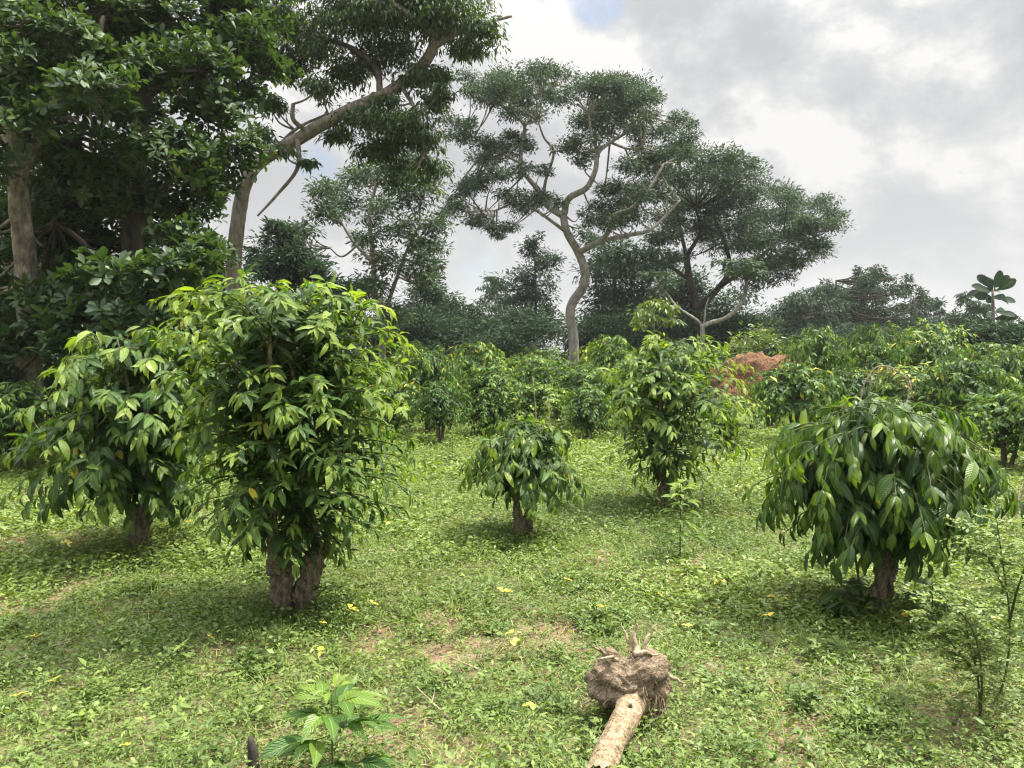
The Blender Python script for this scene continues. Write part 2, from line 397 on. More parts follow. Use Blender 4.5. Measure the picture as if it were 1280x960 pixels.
def ground_cover():
    mb = MB(); gb = MB()
    for (y0, y1, dens, ls, segs) in ((1.9, 4.2, 640, 1.1, 2), (4.2, 6.5, 560, 1.2, 0), (6.5, 10, 360, 1.45, 0), (10, 16, 160, 2.0, 0), (16, 36, 22, 3.4, 0)):
        x, y = scatter(y0, y1, dens)
        pt = vnoise(x * 1.7, y * 1.7, 60); pt2 = fbm(x * 0.8, y * 0.8, 61)
        h = (0.025 + 0.10 * R.rand(len(x)) ** 1.5 + 0.08 * np.clip(pt - 0.5, 0, 1)) * ls ** 0.5
        nl = R.randint(6, 12, len(x))
        big = 0.6 + 0.9 * R.rand(len(x)) ** 2 + 0.5 * (pt2 > 0.55)
        i = np.repeat(np.arange(len(x)), nl); n = len(i)
        az = R.rand(n) * 6.283
        e = R.uniform(-0.25, 0.75, n)
        rr = R.rand(n) ** 0.7 * 0.045 * ls * big[i]
        D = np.stack([np.cos(az), np.sin(az), e], 1)
        P = np.stack([x[i] + np.cos(az) * rr, y[i] + np.sin(az) * rr, gz(x[i], y[i]) + h[i] * (0.3 + 0.7 * R.rand(n)) - 0.004], 1)
        U = UP + 0.45 * R.randn(n, 3)
        L = (0.016 + 0.014 * R.rand(n)) * ls * big[i]
        tint = np.clip(0.34 + 0.5 * (pt2[i] - 0.42) + 0.15 * R.randn(n) + 0.18 * R.rand(len(x))[i], 0, 1)
        leaves(mb, P, D, U, L, L * R.uniform(0.36, 0.62, n), R.uniform(0, 0.9, n), R.uniform(0.05, 0.5, n), tint, segs, 'lance')
        # grass tufts
        x, y = scatter(y0, y1, dens * 0.34)
        nb = R.randint(5, 11, len(x)); i = np.repeat(np.arange(len(x)), nb); n = len(i)
        az = R.rand(n) * 6.283; lean = R.uniform(0.3, 1.2, n)
        D = np.stack([np.cos(az) * lean, np.sin(az) * lean, np.ones(n)], 1)
        P = np.stack([x[i] + R.randn(n) * 0.012 * ls, y[i] + R.randn(n) * 0.012 * ls, gz(x[i], y[i]) - 0.005], 1)
        hh = (0.05 + 0.11 * R.rand(len(x)) ** 1.5)[i] * ls ** 0.4
        L = hh * R.uniform(0.6, 1.1, n)
        tint = np.clip(0.38 + 0.16 * R.randn(n) + 0.3 * (fbm(x * 0.9, y * 0.9, 66)[i] - 0.5), 0, 1)
        leaves(gb, P, D, np.stack([-np.cos(az) * .6, -np.sin(az) * .6, np.ones(n)], 1), L, (0.004 + 0.005 * R.rand(n)) * ls, R.uniform(0.5, 1.7, n), 0.35, tint, 3 if y1 < 7 else 2, 'blade')
    # taller upright weeds with lance-shaped leaves
    for (y0, y1, dens, ls) in ((2.3, 7, 9, 1.0), (7, 14, 5, 1.3)):
        x, y = scatter(y0, y1, dens); nl = R.randint(8, 18, len(x)); i = np.repeat(np.arange(len(x)), nl); n = len(i)
        H = (0.07 + 0.14 * R.rand(len(x)) ** 1.5) * ls; az = R.rand(n) * 6.283; f = R.rand(n)
        P = np.stack([x[i] + 0.012 * R.randn(n), y[i] + 0.012 * R.randn(n), gz(x[i], y[i]) + H[i] * (0.15 + 0.85 * f)], 1)
        D = np.stack([np.cos(az), np.sin(az), R.uniform(-.1, .9, n)], 1); L = (0.03 + 0.035 * R.rand(len(x)))[i] * ls * R.uniform(.7, 1.2, n)
        leaves(mb, P, D, UP + .3 * R.randn(n, 3), L, L * (0.22 + 0.2 * R.rand(len(x)))[i], R.uniform(.3, 1.2, n), .25, np.clip((0.25 + 0.4 * R.rand(len(x)))[i] + .08 * R.randn(n), 0, 1), 3, 'lance')
    # darker leafy clumps standing a hand above the rest
    nc = 90; cy_ = 2.8 + 10 * R.rand(nc) ** 1.2; cx_ = R.uniform(-.75, .75, nc) * cy_
    for bx, by in list(zip(cx_, cy_)):
        k = R.randint(25, 70); r = R.uniform(.07, .22); a = R.rand(k) * 6.283; q = r * np.sqrt(R.rand(k)); x = bx + np.cos(a) * q; y = by + np.sin(a) * q
        nl = 6; i = np.repeat(np.arange(k), nl); n = len(i); az = R.rand(n) * 6.283; hh = R.uniform(.05, .15)
        P = np.stack([x[i] + .015 * R.randn(n), y[i] + .015 * R.randn(n), gz(x[i], y[i]) + hh * R.rand(n) * (1.1 - .6 * q[i] / r)], 1)
        L = R.uniform(.025, .05) * R.uniform(.6, 1.2, n)
        leaves(mb, P, np.stack([np.cos(az), np.sin(az), R.uniform(-.3, .8, n)], 1), UP + .45 * R.randn(n, 3), L, L * R.uniform(.3, .6), R.uniform(.1, 1, n), .25, np.clip(R.uniform(.08, .4) + .1 * R.randn(n), 0, 1), 2, 'lance')
    # taller, greener grass and weeds round the tree bases
    for (bx, by, rad, num) in TREE_BASES:
        n0 = num
        a = R.rand(n0) * 6.283; r = rad * np.sqrt(R.rand(n0)); x = bx + np.cos(a) * r; y = by + np.sin(a) * r
        nb = R.randint(5, 9, n0); i = np.repeat(np.arange(n0), nb); n = len(i)
        az = R.rand(n) * 6.283; lean = R.uniform(0.2, 1.1, n)
        D = np.stack([np.cos(az) * lean, np.sin(az) * lean, np.ones(n)], 1)
        P = np.stack([x[i] + R.randn(n) * 0.015, y[i] + R.randn(n) * 0.015, gz(x[i], y[i]) - 0.005], 1)
        L = (0.07 + 0.15 * R.rand(n)) * (1.15 - 0.5 * (r / rad)[i])
        leaves(gb, P, D, np.stack([-np.cos(az) * .6, -np.sin(az) * .6, np.ones(n)], 1), L, 0.005 + 0.006 * R.rand(n), R.uniform(0.5, 1.7, n), 0.35, np.clip(0.24 + 0.14 * R.randn(n), 0, 1), 3, 'blade')
    o = mb.build('ground_weeds', M['weed']); tag(o, 'low broad-leaved weeds carpeting the clearing', 'weeds', kind='stuff')
    o = gb.build('grass', M['grass']); tag(o, 'short grass tufts scattered among the weeds', 'grass', kind='stuff')
    # straw and litter
    sb = MB()
    x = []; y = []
    for (bx, by, r) in BAREXY:
        k = int(110 * r / 0.2); x.append(bx + R.randn(k) * r * 0.7); y.append(by + R.randn(k) * r * 0.7)
    xs, ys = scatter(2.3, 9, 12); x = np.concatenate(x + [xs]); y = np.concatenate(y + [ys])
    n = len(x); az = R.rand(n) * 6.283
    D = np.stack([np.cos(az), np.sin(az), R.uniform(-0.05, 0.35, n)], 1)
    leaves(sb, np.stack([x, y, gz(x, y) + R.uniform(0, 0.025, n)], 1), D, UP + 0.3 * R.randn(n, 3), 0.03 + 0.11 * R.rand(n) ** 2, 0.003 + 0.004 * R.rand(n), R.uniform(0, 0.7, n), 0.2, R.rand(n), 2, 'blade')
    o = sb.build('dry_litter', M['straw']); tag(o, 'dry straw and dead stalks littering bare soil', 'litter', kind='stuff')


# ------------------------------------------------------------------ coffee trees
def coffee_tree(root, H, zb, prof, stems, nbr, leafL, seed, mat, segs=5, droop=0.6, young=0.35, low=None, wavy=0.12, spacing=0.055, inner=0.3, yellow=0.01, tw=0.004, tintb=0.0, gap=0.0, hang=0.3, wr=0.31):
    """prof: rows (z, left, right) of the crown outline; stems: list of polylines (local)"""
    R.seed(seed)
    prof = np.array(sorted(prof)); zt, lf, rt = prof[:, 0], prof[:, 1], prof[:, 2]
    sp = [spline(s, 24) for s in stems]
    bm_ = MB()
    P = []; D = []; U = []; L = []; T_ = []
    gz_ = R.rand(nbr)
    area = np.interp(np.linspace(0, 1, 200), np.linspace(0, 1, len(zt)), 0.5 * (lf + rt))
    zz = np.linspace(zt[0], zt[-1], 200)
    rad = 0.5 * (np.interp(zz, zt, lf) + np.interp(zz, zt, rt)) + 0.05
    cdf = np.cumsum(rad); cdf /= cdf[-1]
    for k in range(nbr):
        z_t = np.interp((k + R.rand()) / nbr, cdf, zz)
        phi = k * 2.399 + R.randn() * 0.35
        lo, ro = np.interp(z_t, zt, lf), np.interp(z_t, zt, rt)
        rr = 0.5 * (lo + ro) + 0.5 * (ro - lo) * math.cos(phi)
        rr *= R.uniform(0.6, 1.12) if R.rand() < 0.75 else R.uniform(0.25, 0.6)
        lump = vnoise(np.array(phi * 1.1 + 9), np.array(z_t * 5.0 / H), seed)
        if lump < gap: continue
        rr *= 0.82 + 0.3 * lump
        tgt = np.array([math.cos(phi) * rr, math.sin(phi) * rr, z_t])
        s = sp[R.randint(len(sp))]
        z0 = min(zb + (z_t - zb) * 0.80 + 0.22 * rr * droop / 0.6, s[:, 2].max() - 0.01)
        j = np.argmin(np.abs(s[:, 2] - max(z0, s[:, 2].min() + 0.12))); p0 = s[j]
        mid = p0 * 0.45 + tgt * 0.55; mid[2] = max(p0[2], tgt[2]) + (0.14 + 0.30 * droop * R.rand()) * max(rr, 0.12)
        tt = np.linspace(0, 1, 9)[:, None]
        c = (1 - tt) ** 2 * p0 + 2 * tt * (1 - tt) * mid + tt ** 2 * tgt
        ln = np.linalg.norm(np.diff(c, axis=0), axis=1).sum()
        tube(bm_, c, [tw * 1.5, tw * 0.6], 4, cap=False)
        m = max(2, int(ln * (1 - inner) / spacing))
        ts = np.linspace(inner * R.uniform(0.7, 1.2), 1, m)
        pc = np.stack([np.interp(ts, tt[:, 0], c[:, q]) for q in range(3)], 1)
        tg = nrm(np.gradient(pc, axis=0)); sd = nrm(np.cross(tg, UP))
        for sgn in (-1, 1):
            dn = hang + R.uniform(-0.4, 0.45, m)[:, None]
            d = tg * R.uniform(0.4, 1.0, m)[:, None] + sgn * sd * R.uniform(0.45, 0.9, m)[:, None] - UP * dn + 0.26 * R.randn(m, 3)
            P.append(pc + 0.012 * R.randn(m, 3)); D.append(d)
            ow = nrm(pc * [1, 1, 0] + 1e-5)
            U.append(UP * 0.9 + ow * 0.45 + 0.25 * R.randn(m, 3))
            L.append(leafL * R.uniform(0.45, 1.2, m) * np.where(ts > 0.93, 0.72, 1.0))
            top = (z_t - zt[0]) / (zt[-1] - zt[0])
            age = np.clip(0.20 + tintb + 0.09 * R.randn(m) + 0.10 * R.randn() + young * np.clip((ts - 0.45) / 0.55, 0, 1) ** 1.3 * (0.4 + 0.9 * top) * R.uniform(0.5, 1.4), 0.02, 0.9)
            age = np.where(R.rand(m) < yellow, 0.93 + 0.05 * R.rand(m), age)
            T_.append(age)
        # terminal leaf pair
        P.append(np.repeat(c[-1:], 2, 0)); D.append(np.repeat(tg[-1:], 2, 0) * 0.8 + np.array([sd[-1] * .35, -sd[-1] * .35]) - UP * 0.2)
        U.append(np.repeat(UP[None], 2, 0)); L.append(leafL * R.uniform(0.45, 0.75, 2)); T_.append(np.clip(np.array([0.5, 0.6]) + young * 0.5 * R.rand() + tintb, 0, .9))
    P, D, U, L, T_ = map(np.concatenate, (P, D, U, L, T_))
    n = len(P)
    fm = MB()
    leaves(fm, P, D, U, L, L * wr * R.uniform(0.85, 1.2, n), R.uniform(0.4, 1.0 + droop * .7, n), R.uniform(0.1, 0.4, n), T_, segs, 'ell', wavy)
    fo = fm.build('crown', mat, root)
    bm_.build('twigs', M['twig'], fo)
    return n


def near_coffee(name, label, bx, by, prof, stumps, nstem, nbr, leafL, seed, group='large coffee trees of the clearing', spread=0.25, suckers=2, **kw):
    b = ground_at(bx, by); D = b[1]
    k = D / F
    root = empty(name, (b[0], b[1], float(gz(b[0], b[1]))), label, 'coffee tree', group)
    pr = []
    for py, xl, xr in prof:
        p = at(bx, py, D); pr.append((p[2], (bx - xl) * k, (xr - bx) * k))
    H = max(p[0] for p in pr); zb = min(p[0] for p in pr)
    R.seed(seed)
    stems = []; tops = []; trunks = []
    for i, st in enumerate(stumps):       # each stump: list of (px, py, radius px)
        pts = []; rad = []
        for (px, py, rp) in st:
            q = at(px, py, D); pts.append((q[0] - b[0], 0.05 * (i % 2) - 0.02 + 0.02 * R.randn(), q[2])); rad.append(rp * k)
        pts[0] = (pts[0][0], pts[0][1], -0.06)
        c = spline(pts, 26); rr = np.interp(np.linspace(0, 1, 26), np.linspace(0, 1, len(rad)), rad)
        rr[:6] *= [1.4, 1.25, 1.15, 1.08, 1.04, 1.02]
        rr = rr * (1 + 0.12 * R.randn(26) * np.linspace(0.3, 1, 26))
        tm = MB(); tube(tm, c + np.cumsum(R.randn(26, 3) * [.0035, .0035, 0], axis=0), rr * 0.62, 26, 0.5, seed + i, ridges=11, rfreq=20)
        trunks.append(tm.build('trunk', M['coffee_bark'], root))
        tops.append((c[-1], rr[-1]))
    for i in range(nstem):
        p0, r0 = tops[i % len(tops)]
        a = i * 2.1 + 0.5; p0 = p0 + np.array([math.cos(a), math.sin(a), 0]) * r0 * 0.5 - np.array([0, 0, 0.05])
        tipz = H * R.uniform(0.82, 0.97)
        e = np.array([math.cos(a) * spread * R.uniform(.5, 1.1), math.sin(a) * spread * R.uniform(.5, 1.1), tipz])
        pts = [p0, p0 * 0.6 + e * 0.4 + 0.03 * R.randn(3), p0 * .25 + e * .75 + 0.03 * R.randn(3), e]
        c = spline(pts, 20); stems.append(c)
        tm = MB(); tube(tm, c, [min(r0 * 0.5, 0.022), 0.006], 7, 0.15, seed + i + 40); tm.build('stem', M['coffee_bark'], trunks[i % len(trunks)])
    for i in range(suckers):
        a = R.rand() * 6.28; rb = tops[0][1] * 1.6
        p0 = np.array([math.cos(a) * rb, math.sin(a) * rb, 0.0]); e = np.array([math.cos(a) * rb * 2.2, math.sin(a) * rb * 2.2, zb + 0.35 * (H - zb)])
        c = spline([p0, p0 * .5 + e * .5 + 0.02 * R.randn(3), e], 12); stems.append(c)
        tm = MB(); tube(tm, c, [0.009, 0.005], 6); tm.build('sucker', M['coffee_bark'], root)
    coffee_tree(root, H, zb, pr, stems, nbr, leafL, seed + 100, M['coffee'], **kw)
    return root, b


_, bA = near_coffee('coffee_tree', 'tallest coffee tree, clumped stems and double stump, left of centre', 368, 765,
    [(345, 300, 420), (365, 205, 465), (400, 205, 490), (450, 225, 510), (500, 240, 522), (560, 245, 520), (610, 250, 520), (650, 270, 495), (690, 315, 440)],
    [[(359, 769, 15), (355, 742, 16), (350, 708, 17), (346, 680, 11)], [(373, 768, 15), (381, 740, 18), (392, 708, 18), (401, 678, 11)]],
    9, 380, 0.130, 3, spread=0.38, suckers=5, droop=0.38, young=0.62, low=True, spacing=0.045, inner=0.2, yellow=0.006, tintb=0.08, gap=0.24, hang=.05, wr=.27)
_, bB = near_coffee('coffee_tree', 'leafy coffee tree with one thick stump, behind and left of the tallest', 178, 692,
    [(408, 110, 220), (430, 85, 265), (465, 55, 292), (520, 28, 300), (570, 30, 295), (610, 40, 265), (640, 80, 235)],
    [[(177, 694, 17), (178, 665, 16), (182, 640, 16), (184, 615, 11)], [(172, 690, 8), (164, 655, 7), (160, 625, 5)]],
    6, 190, 0.165, 7, spread=0.42, suckers=1, droop=0.55, young=0.60, spacing=0.054, inner=0.15, yellow=0.006, tintb=0.06, gap=0.17, hang=.35, wr=.31)
_, bC = near_coffee('coffee_tree', 'smallest coffee tree of the clearing, low drooping crown on a short stump', 652, 676,
    [(527, 630, 690), (540, 604, 706), (565, 584, 725), (598, 576, 735), (618, 578, 748), (628, 592, 728)],
    [[(650, 678, 12), (648, 655, 9), (645, 635, 7), (642, 615, 5)], [(657, 678, 11), (661, 655, 9), (664, 632, 7), (668, 615, 5)]],
    5, 125, 0.14, 15, spread=0.22, suckers=0, droop=0.70, young=0.48, spacing=0.054, inner=0.12, yellow=0.002, gap=0.2, hang=.45, wr=.32, tintb=.11)
_, bD = near_coffee('coffee_tree', 'slim tall coffee tree with loose light green crown, right of centre', 826, 637,
    [(418, 812, 890), (432, 792, 912), (460, 754, 932), (490, 748, 940), (530, 756, 940), (570, 775, 930), (600, 798, 885), (615, 812, 850)],
    [[(826, 639, 7.5), (824, 615, 6), (825, 595, 5)], [(829, 638, 6), (834, 612, 4), (840, 590, 3)]],
    5, 215, 0.155, 21, spread=0.36, suckers=1, droop=0.40, young=0.60, spacing=0.068, inner=0.28, yellow=0.006, tintb=0.14, gap=0.24, hang=.15, wr=.27)
_, bE = near_coffee('coffee_tree', 'umbrella-shaped coffee tree with hanging dark leaves on the right', 1094, 768,
    [(497, 1035, 1140), (510, 1005, 1172), (534, 972, 1204), (570, 956, 1222), (605, 950, 1228), (640, 945, 1226), (668, 960, 1200), (695, 1010, 1150)],
    [[(1095, 770, 15), (1094, 740, 13), (1096, 715, 12), (1099, 680, 8)], [(1104, 768, 11), (1109, 735, 8), (1112, 705, 6)]],
    7, 330, 0.165, 31, spread=0.3, suckers=2, droop=0.95, young=0.40, spacing=0.054, inner=0.10, yellow=0.002, tintb=0.01, gap=0.16, hang=.8, wr=.28)
for b, r, n in ((bA, 0.5, 260), (bB, 0.6, 200), (bC, 0.5, 160), (bD, 0.5, 100), (bE, 0.55, 260)):
    TREE_BASES.append((b[0], b[1], r, n))
ground_cover()


# ------------------------------------------------------------------ young plants
def sapling(name, label, cat, bx, by, H, pairs, L, seed, mat, stem_r=0.006, z0=0.3, pet=0.03, segs=6, up=0.5, lean=(0, 0), tint=0.35, wr=0.36, b=None, group=None):
    R.seed(seed)
    if b is None: b = ground_at(bx, by)
    root = empty(name, (b[0], b[1], float(gz(b[0], b[1]))), label, cat, group)
    st = spline([(0, 0, -0.03), (lean[0] * .3, lean[1] * .3, H * 0.5), (lean[0], lean[1], H)], 14)
    sm = MB(); tube(sm, st, [stem_r, stem_r * 0.45], 7)
    P = []; D = []; U = []; Ls = []; T = []
    for i in range(pairs):
        f = z0 + (1 - z0) * i / (pairs - 1); p = np.array([np.interp(f, np.linspace(0, 1, 14), st[:, q]) for q in range(3)])
        for s in (0, np.pi):
            a = i * 1.5 + s + 0.3 * R.randn()
            h = np.array([math.cos(a), math.sin(a), 0]); d = h + UP * (up * (0.3 + 1.4 * f ** 2) + 0.15 * R.randn())
            e = p + nrm(d) * pet * R.uniform(0.7, 1.3) * (1.25 - f)
            tube(sm, np.array([p, e]), stem_r * 0.35, 4, cap=False)
            nn = 1 if pet < 0.05 else 3
            for q in range(nn):
                o = 0 if q == 0 else (1 if q == 1 else -1) * 0.8
                dd = nrm(d) * 1.0 + np.array([-math.sin(a), math.cos(a), 0]) * o
                P.append(e); D.append(dd); U.append(UP - 0.4 * h + 0.15 * R.randn(3)); Ls.append(L * R.uniform(0.75, 1.1) * (0.45 if f > 0.97 else 1)); T.append(tint + 0.35 * f ** 3 + 0.08 * R.randn())
    n = len(P); fm = MB()
    leaves(fm, np.array(P), np.array(D), np.array(U), np.array(Ls), np.array(Ls) * wr, R.uniform(0.5, 1.25, n), R.uniform(.1, .3, n), np.clip(T, 0, .9), segs, 'lance', 0.08)
    sm.build('stem', M['twig'], root); fm.build('foliage', mat, root)
    return root


sapling('coffee_seedling', 'bright green coffee seedling at the bottom edge, in front of the clearing', 'seedling', 416, 985, 0.37, 8, 0.17, 5, M['coffee'], 0.005, 0.3, 0.14, 8, 0.45, tint=0.42, wr=0.34)
sapling('young_sapling', 'slender light green sapling in front of the slim tall coffee tree', 'sapling', 850, 702, 0.58, 10, 0.135, 6, M['coffee'], 0.006, 0.3, 0.08, 4, 0.4, tint=0.62, wr=0.3)
sapling('weed_plant', 'small leafy weed in the grass behind the smallest coffee tree, left side', 'weed', 566, 578, 0.42, 7, 0.10, 8, M['coffee'], 0.005, 0.2, 0.06, 3, 0.5, tint=0.42, wr=0.4)
sapling('basal_shoot', 'low leafy dark green shoot beside the left foot of the umbrella tree', 'shoot', 1058, 772, 0.22, 5, 0.15, 18, M['coffee'], 0.006, 0.3, 0.10, 6, 0.3, tint=0.25, wr=0.4)
sapling('basal_shoot', 'low leafy shoot between the umbrella tree and the spindly shrub', 'shoot', 1165, 775, 0.22, 5, 0.12, 28, M['coffee'], 0.006, 0.3, 0.10, 6, 0.3, tint=0.35, wr=0.4)
sapling('weed_plant', 'thin yellowish weed in the grass right of the slim tall coffee tree', 'weed', 925, 612, 0.45, 8, 0.085, 9, M['coffee'], 0.004, 0.3, 0.05, 3, 0.6, tint=0.6, wr=0.28)


def spindly(name, label, bx, by, stems, seed):
    """thin stems with small compound leaves; stems: pixel polylines at the base depth"""
    R.seed(seed)
    b = ground_at(bx, by); D0 = b[1]
    root = empty(name, (b[0], b[1], float(gz(b[0], b[1]))), label, 'shrub')
    sm = MB(); P = []; D = []; U = []; L = []; T = []
    for si, st in enumerate(stems):
        q = [at(px, py, D0 + dd) - b for px, py, dd in st]; q[0][2] = -0.03 if si < 3 else q[0][2]
        c = spline(q, 22); tube(sm, c, [0.0065, 0.002], 6, 0.15, si)
        for f in np.linspace(0.2, 1, 25):
            p = np.array([np.interp(f, np.linspace(0, 1, 22), c[:, k]) for k in range(3)])
            for rep in range(2 if f > 0.35 else 1):
                a = R.rand() * 6.283; el = R.uniform(-0.1, 0.6)
                h = np.array([math.cos(a), math.sin(a), el]); ln = R.uniform(0.07, 0.16)
                rc = np.array([p, p + h * ln * .5 + UP * .008, p + h * ln - UP * 0.012]); tube(sm, rc, 0.0012, 3, cap=False)
                m = 6
                tt = np.linspace(0.35, 1, m); pc = np.stack([np.interp(tt, [0, .5, 1], rc[:, k]) for k in range(3)], 1)
                sd = nrm(np.cross(h, UP))
                for s in (-1, 1):
                    P.append(pc); D.append(h * 0.5 + s * sd + 0.2 * R.randn(m, 3)); U.append(UP + 0.3 * R.randn(m, 3)); L.append(R.uniform(.02, .034, m)); T.append(np.clip(0.5 + 0.16 * R.randn() + 0.1 * R.randn(m), 0, 1))
    P, D, U, L, T = map(np.concatenate, (P, D, U, L, T)); fm = MB()
    leaves(fm, P, D, U, L, L * 0.5, R.uniform(0, .7, len(P)), 0.2, T, 2, 'ell')
    sm.build('stems', M['twig'], root); fm.build('foliage', M['pale_shrub'], root)


spindly('spindly_shrub', 'spindly shrub with tiny pale leaves at the right edge, in front of the umbrella tree', 1225, 905,
        [[(1226, 907, 0), (1222, 850, 0), (1210, 800, .05), (1205, 745, .1)], [(1224, 905, 0), (1227, 850, -.05), (1215, 790, -.1), (1175, 745, -.1)],
         [(1228, 905, .05), (1255, 855, .1), (1262, 780, .1), (1252, 700, .15), (1246, 655, .1)], [(1262, 780, .1), (1272, 740, 0), (1290, 690, 0)], [(1222, 850, 0), (1195, 815, .1), (1165, 775, .15)], [(1255, 740, .1), (1235, 700, .2), (1215, 670, .3)]], 4)
# long bare cane leaning at the right edge
mb = MB(); b = ground_at(1252, 700)
tube(mb, spline([(0, 0, -.02), (0.12, 0, .42), (0.24, .05, .85), (0.30, .05, 1.1)], 14), [0.008, 0.003], 6, 0.2)
tube(mb, spline([(0.12, 0, .42), (0.2, 0.1, .55), (0.34, .1, .68)], 8), [0.004, 0.002], 5)
o = mb.build('bare_cane', M['root_wood'], loc=(b[0], b[1], 0)); tag(o, 'bare brown cane leaning at the right edge beside the umbrella tree', 'stick')


# ------------------------------------------------------------------ fallen log with root ball
def log():
    R.seed(77)
    b = ground_at(792, 905); bx, by = b[0], b[1]; z0 = float(gz(bx, by))
    root = empty('uprooted_log', (bx, by, z0), 'pale uprooted stump log with soil-caked root ball lying in the weeds', 'log')
    near = ground_at(748, 978) - b; far = np.array([0.015, 0.05, 0])
    d = near - far; d[2] = 0
    p0 = far + [0, 0, 0.13]; p1 = near + [0, 0, 0.05]
    pts = [p0, p0 * .6 + p1 * .4 + [0.008, 0, 0.012], p0 * .25 + p1 * .75 - [0.006, 0, 0], p1]
    m = MB(); c = spline(pts, 34); rr = np.interp(np.linspace(0, 1, 34), [0, .12, .45, .8, 1], [0.085, .056, .048, .051, .049])
    tube(m, c, rr, 26, 0.20, 5, cap=False, ridges=7, rfreq=5)
    # jagged broken end with a hollow
    v = m.v[0]; n = 34; ring = v.reshape(n, 26, 3); ax = nrm((p1 - p0)[None])[0]
    ring[-1] += ax * (0.05 * R.rand(26, 1) - 0.01); ring[-2] += ax * (0.02 * R.rand(26, 1))
    inner = ring[-1].mean(0) + (ring[-1] - ring[-1].mean(0)) * 0.55 - ax * 0.07
    k0 = (n - 1) * 26
    vv = np.vstack([ring[-1], inner, inner.mean(0)[None] - ax * 0.05]); q = [[k, (k + 1) % 26, 26 + (k + 1) % 26, 26 + k] for k in range(26)]
    m.add(vv, np.tile([1, 0, .2], (len(vv), 1)), q, [[26 + k, 26 + (k + 1) % 26, 52] for k in range(26)])
    m.build('log', M['log_wood'], root)
    # knot
    kb = MB(); kp = p0 * .72 + p1 * .28 + np.array([0.012, -0.03, 0.050]); tube(kb, [kp - [0, 0, .01], kp + [0.0, -0.006, 0.014]], [0.011, 0.007], 10, 0.3, 2); kb.build('knot', M['dark_bark'], root)
    # root ball: lumpy disc facing along the log
    import bmesh
    bm = bmesh.new(); bmesh.ops.create_icosphere(bm, subdivisions=5, radius=1.0)
    V = np.array([x.co[:] for x in bm.verts]); Fc = [[x.index for x in f.verts] for f in bm.faces]; bm.free()
    from mathutils import noise as mn
    nz = np.array([mn.fractal(Vector(x * 1.7 + 3), 1.0, 2.0, 4) for x in V]); n2 = np.array([mn.fractal(Vector(x * 6.0 + 9), 0.9, 2.0, 3) for x in V])
    W = V * [0.172, 0.125, 0.150]
    # two lobes with a notch on top
    W[:, 0] *= 1 + 0.12 * np.clip(V[:, 2], 0, 1)
    W[:, 2] -= 0.045 * np.exp(-((V[:, 0] + 0.1) / 0.22) ** 2) * np.clip(V[:, 2], 0, 1)
    W[:, 2] += 0.03 * np.clip(V[:, 0], 0, 1)
    W[:, 2] -= 0.05 * np.clip(V[:, 0] - .25, 0, 1) * (V[:, 2] < 0)
    W = W * (1 + 0.26 * nz + 0.10 * n2)[:, None] + [0.0, 0.085, 0.175]
    rb = MB(); rb.add(W, np.tile([0, 0, .5], (len(W), 1)), None, Fc); rb.build('root_ball', M['root_soil'], root)
    # thick broken roots
    for pts, r in (([(-.06, .1, .24), (-.12, .08, .30), (-.175, .06, .345)], .014), ([(.03, .1, .28), (.02, .12, .35), (.025, .13, .43)], .021), ([(.02, .1, .3), (.06, .06, .315), (.13, .05, .31)], .015),
                   ([(.06, .12, .28), (.085, .15, .35), (.12, .17, .40)], .010), ([(-.1, .1, .17), (-.17, .05, .12), (-.22, .02, .11)], .013), ([(-.04, .06, .27), (-.10, .03, .305), (-.16, .02, .30)], .010),
                   ([(.13, .08, .2), (.2, .07, .2), (.23, .05, .17)], .011), ([(.0, .1, .3), (-.01, .14, .36), (-.03, .16, .41)], .009)):
        t = MB(); c = spline(np.array(pts), 10); tube(t, c + 0.005 * R.randn(10, 3), [r * 1.1, r * .7, r * .15], 9, 0.35, int(r * 1000)); t.build('root', M['root_wood'], root)
    # hair roots
    h = MB()
    for i in range(130):
        a = R.randn(3); a /= np.linalg.norm(a); p = a * [0.165, .12, .145] + [0, .085, .175]
        e = p + a * R.uniform(.01, .06) + [0, 0, -R.rand() * .06]
        tube(h, spline([p * .97 + e * .03, (p + e) / 2 + 0.012 * R.randn(3), e], 6), [.0016, .0007], 3, cap=False)
    for i in range(60):
        p = np.array([R.uniform(.03, .13), R.uniform(-.04, .06), R.uniform(.05, .16)]); e = p + [0.02 * R.randn(), -.02, -R.uniform(.03, .09)]
        tube(h, spline([p, (p + e) / 2 + .008 * R.randn(3), e], 5), [.0016, .0008], 3, cap=False)
    o = h.build('hair_roots', M['root_wood'], root); o['kind'] = 'stuff'


log()

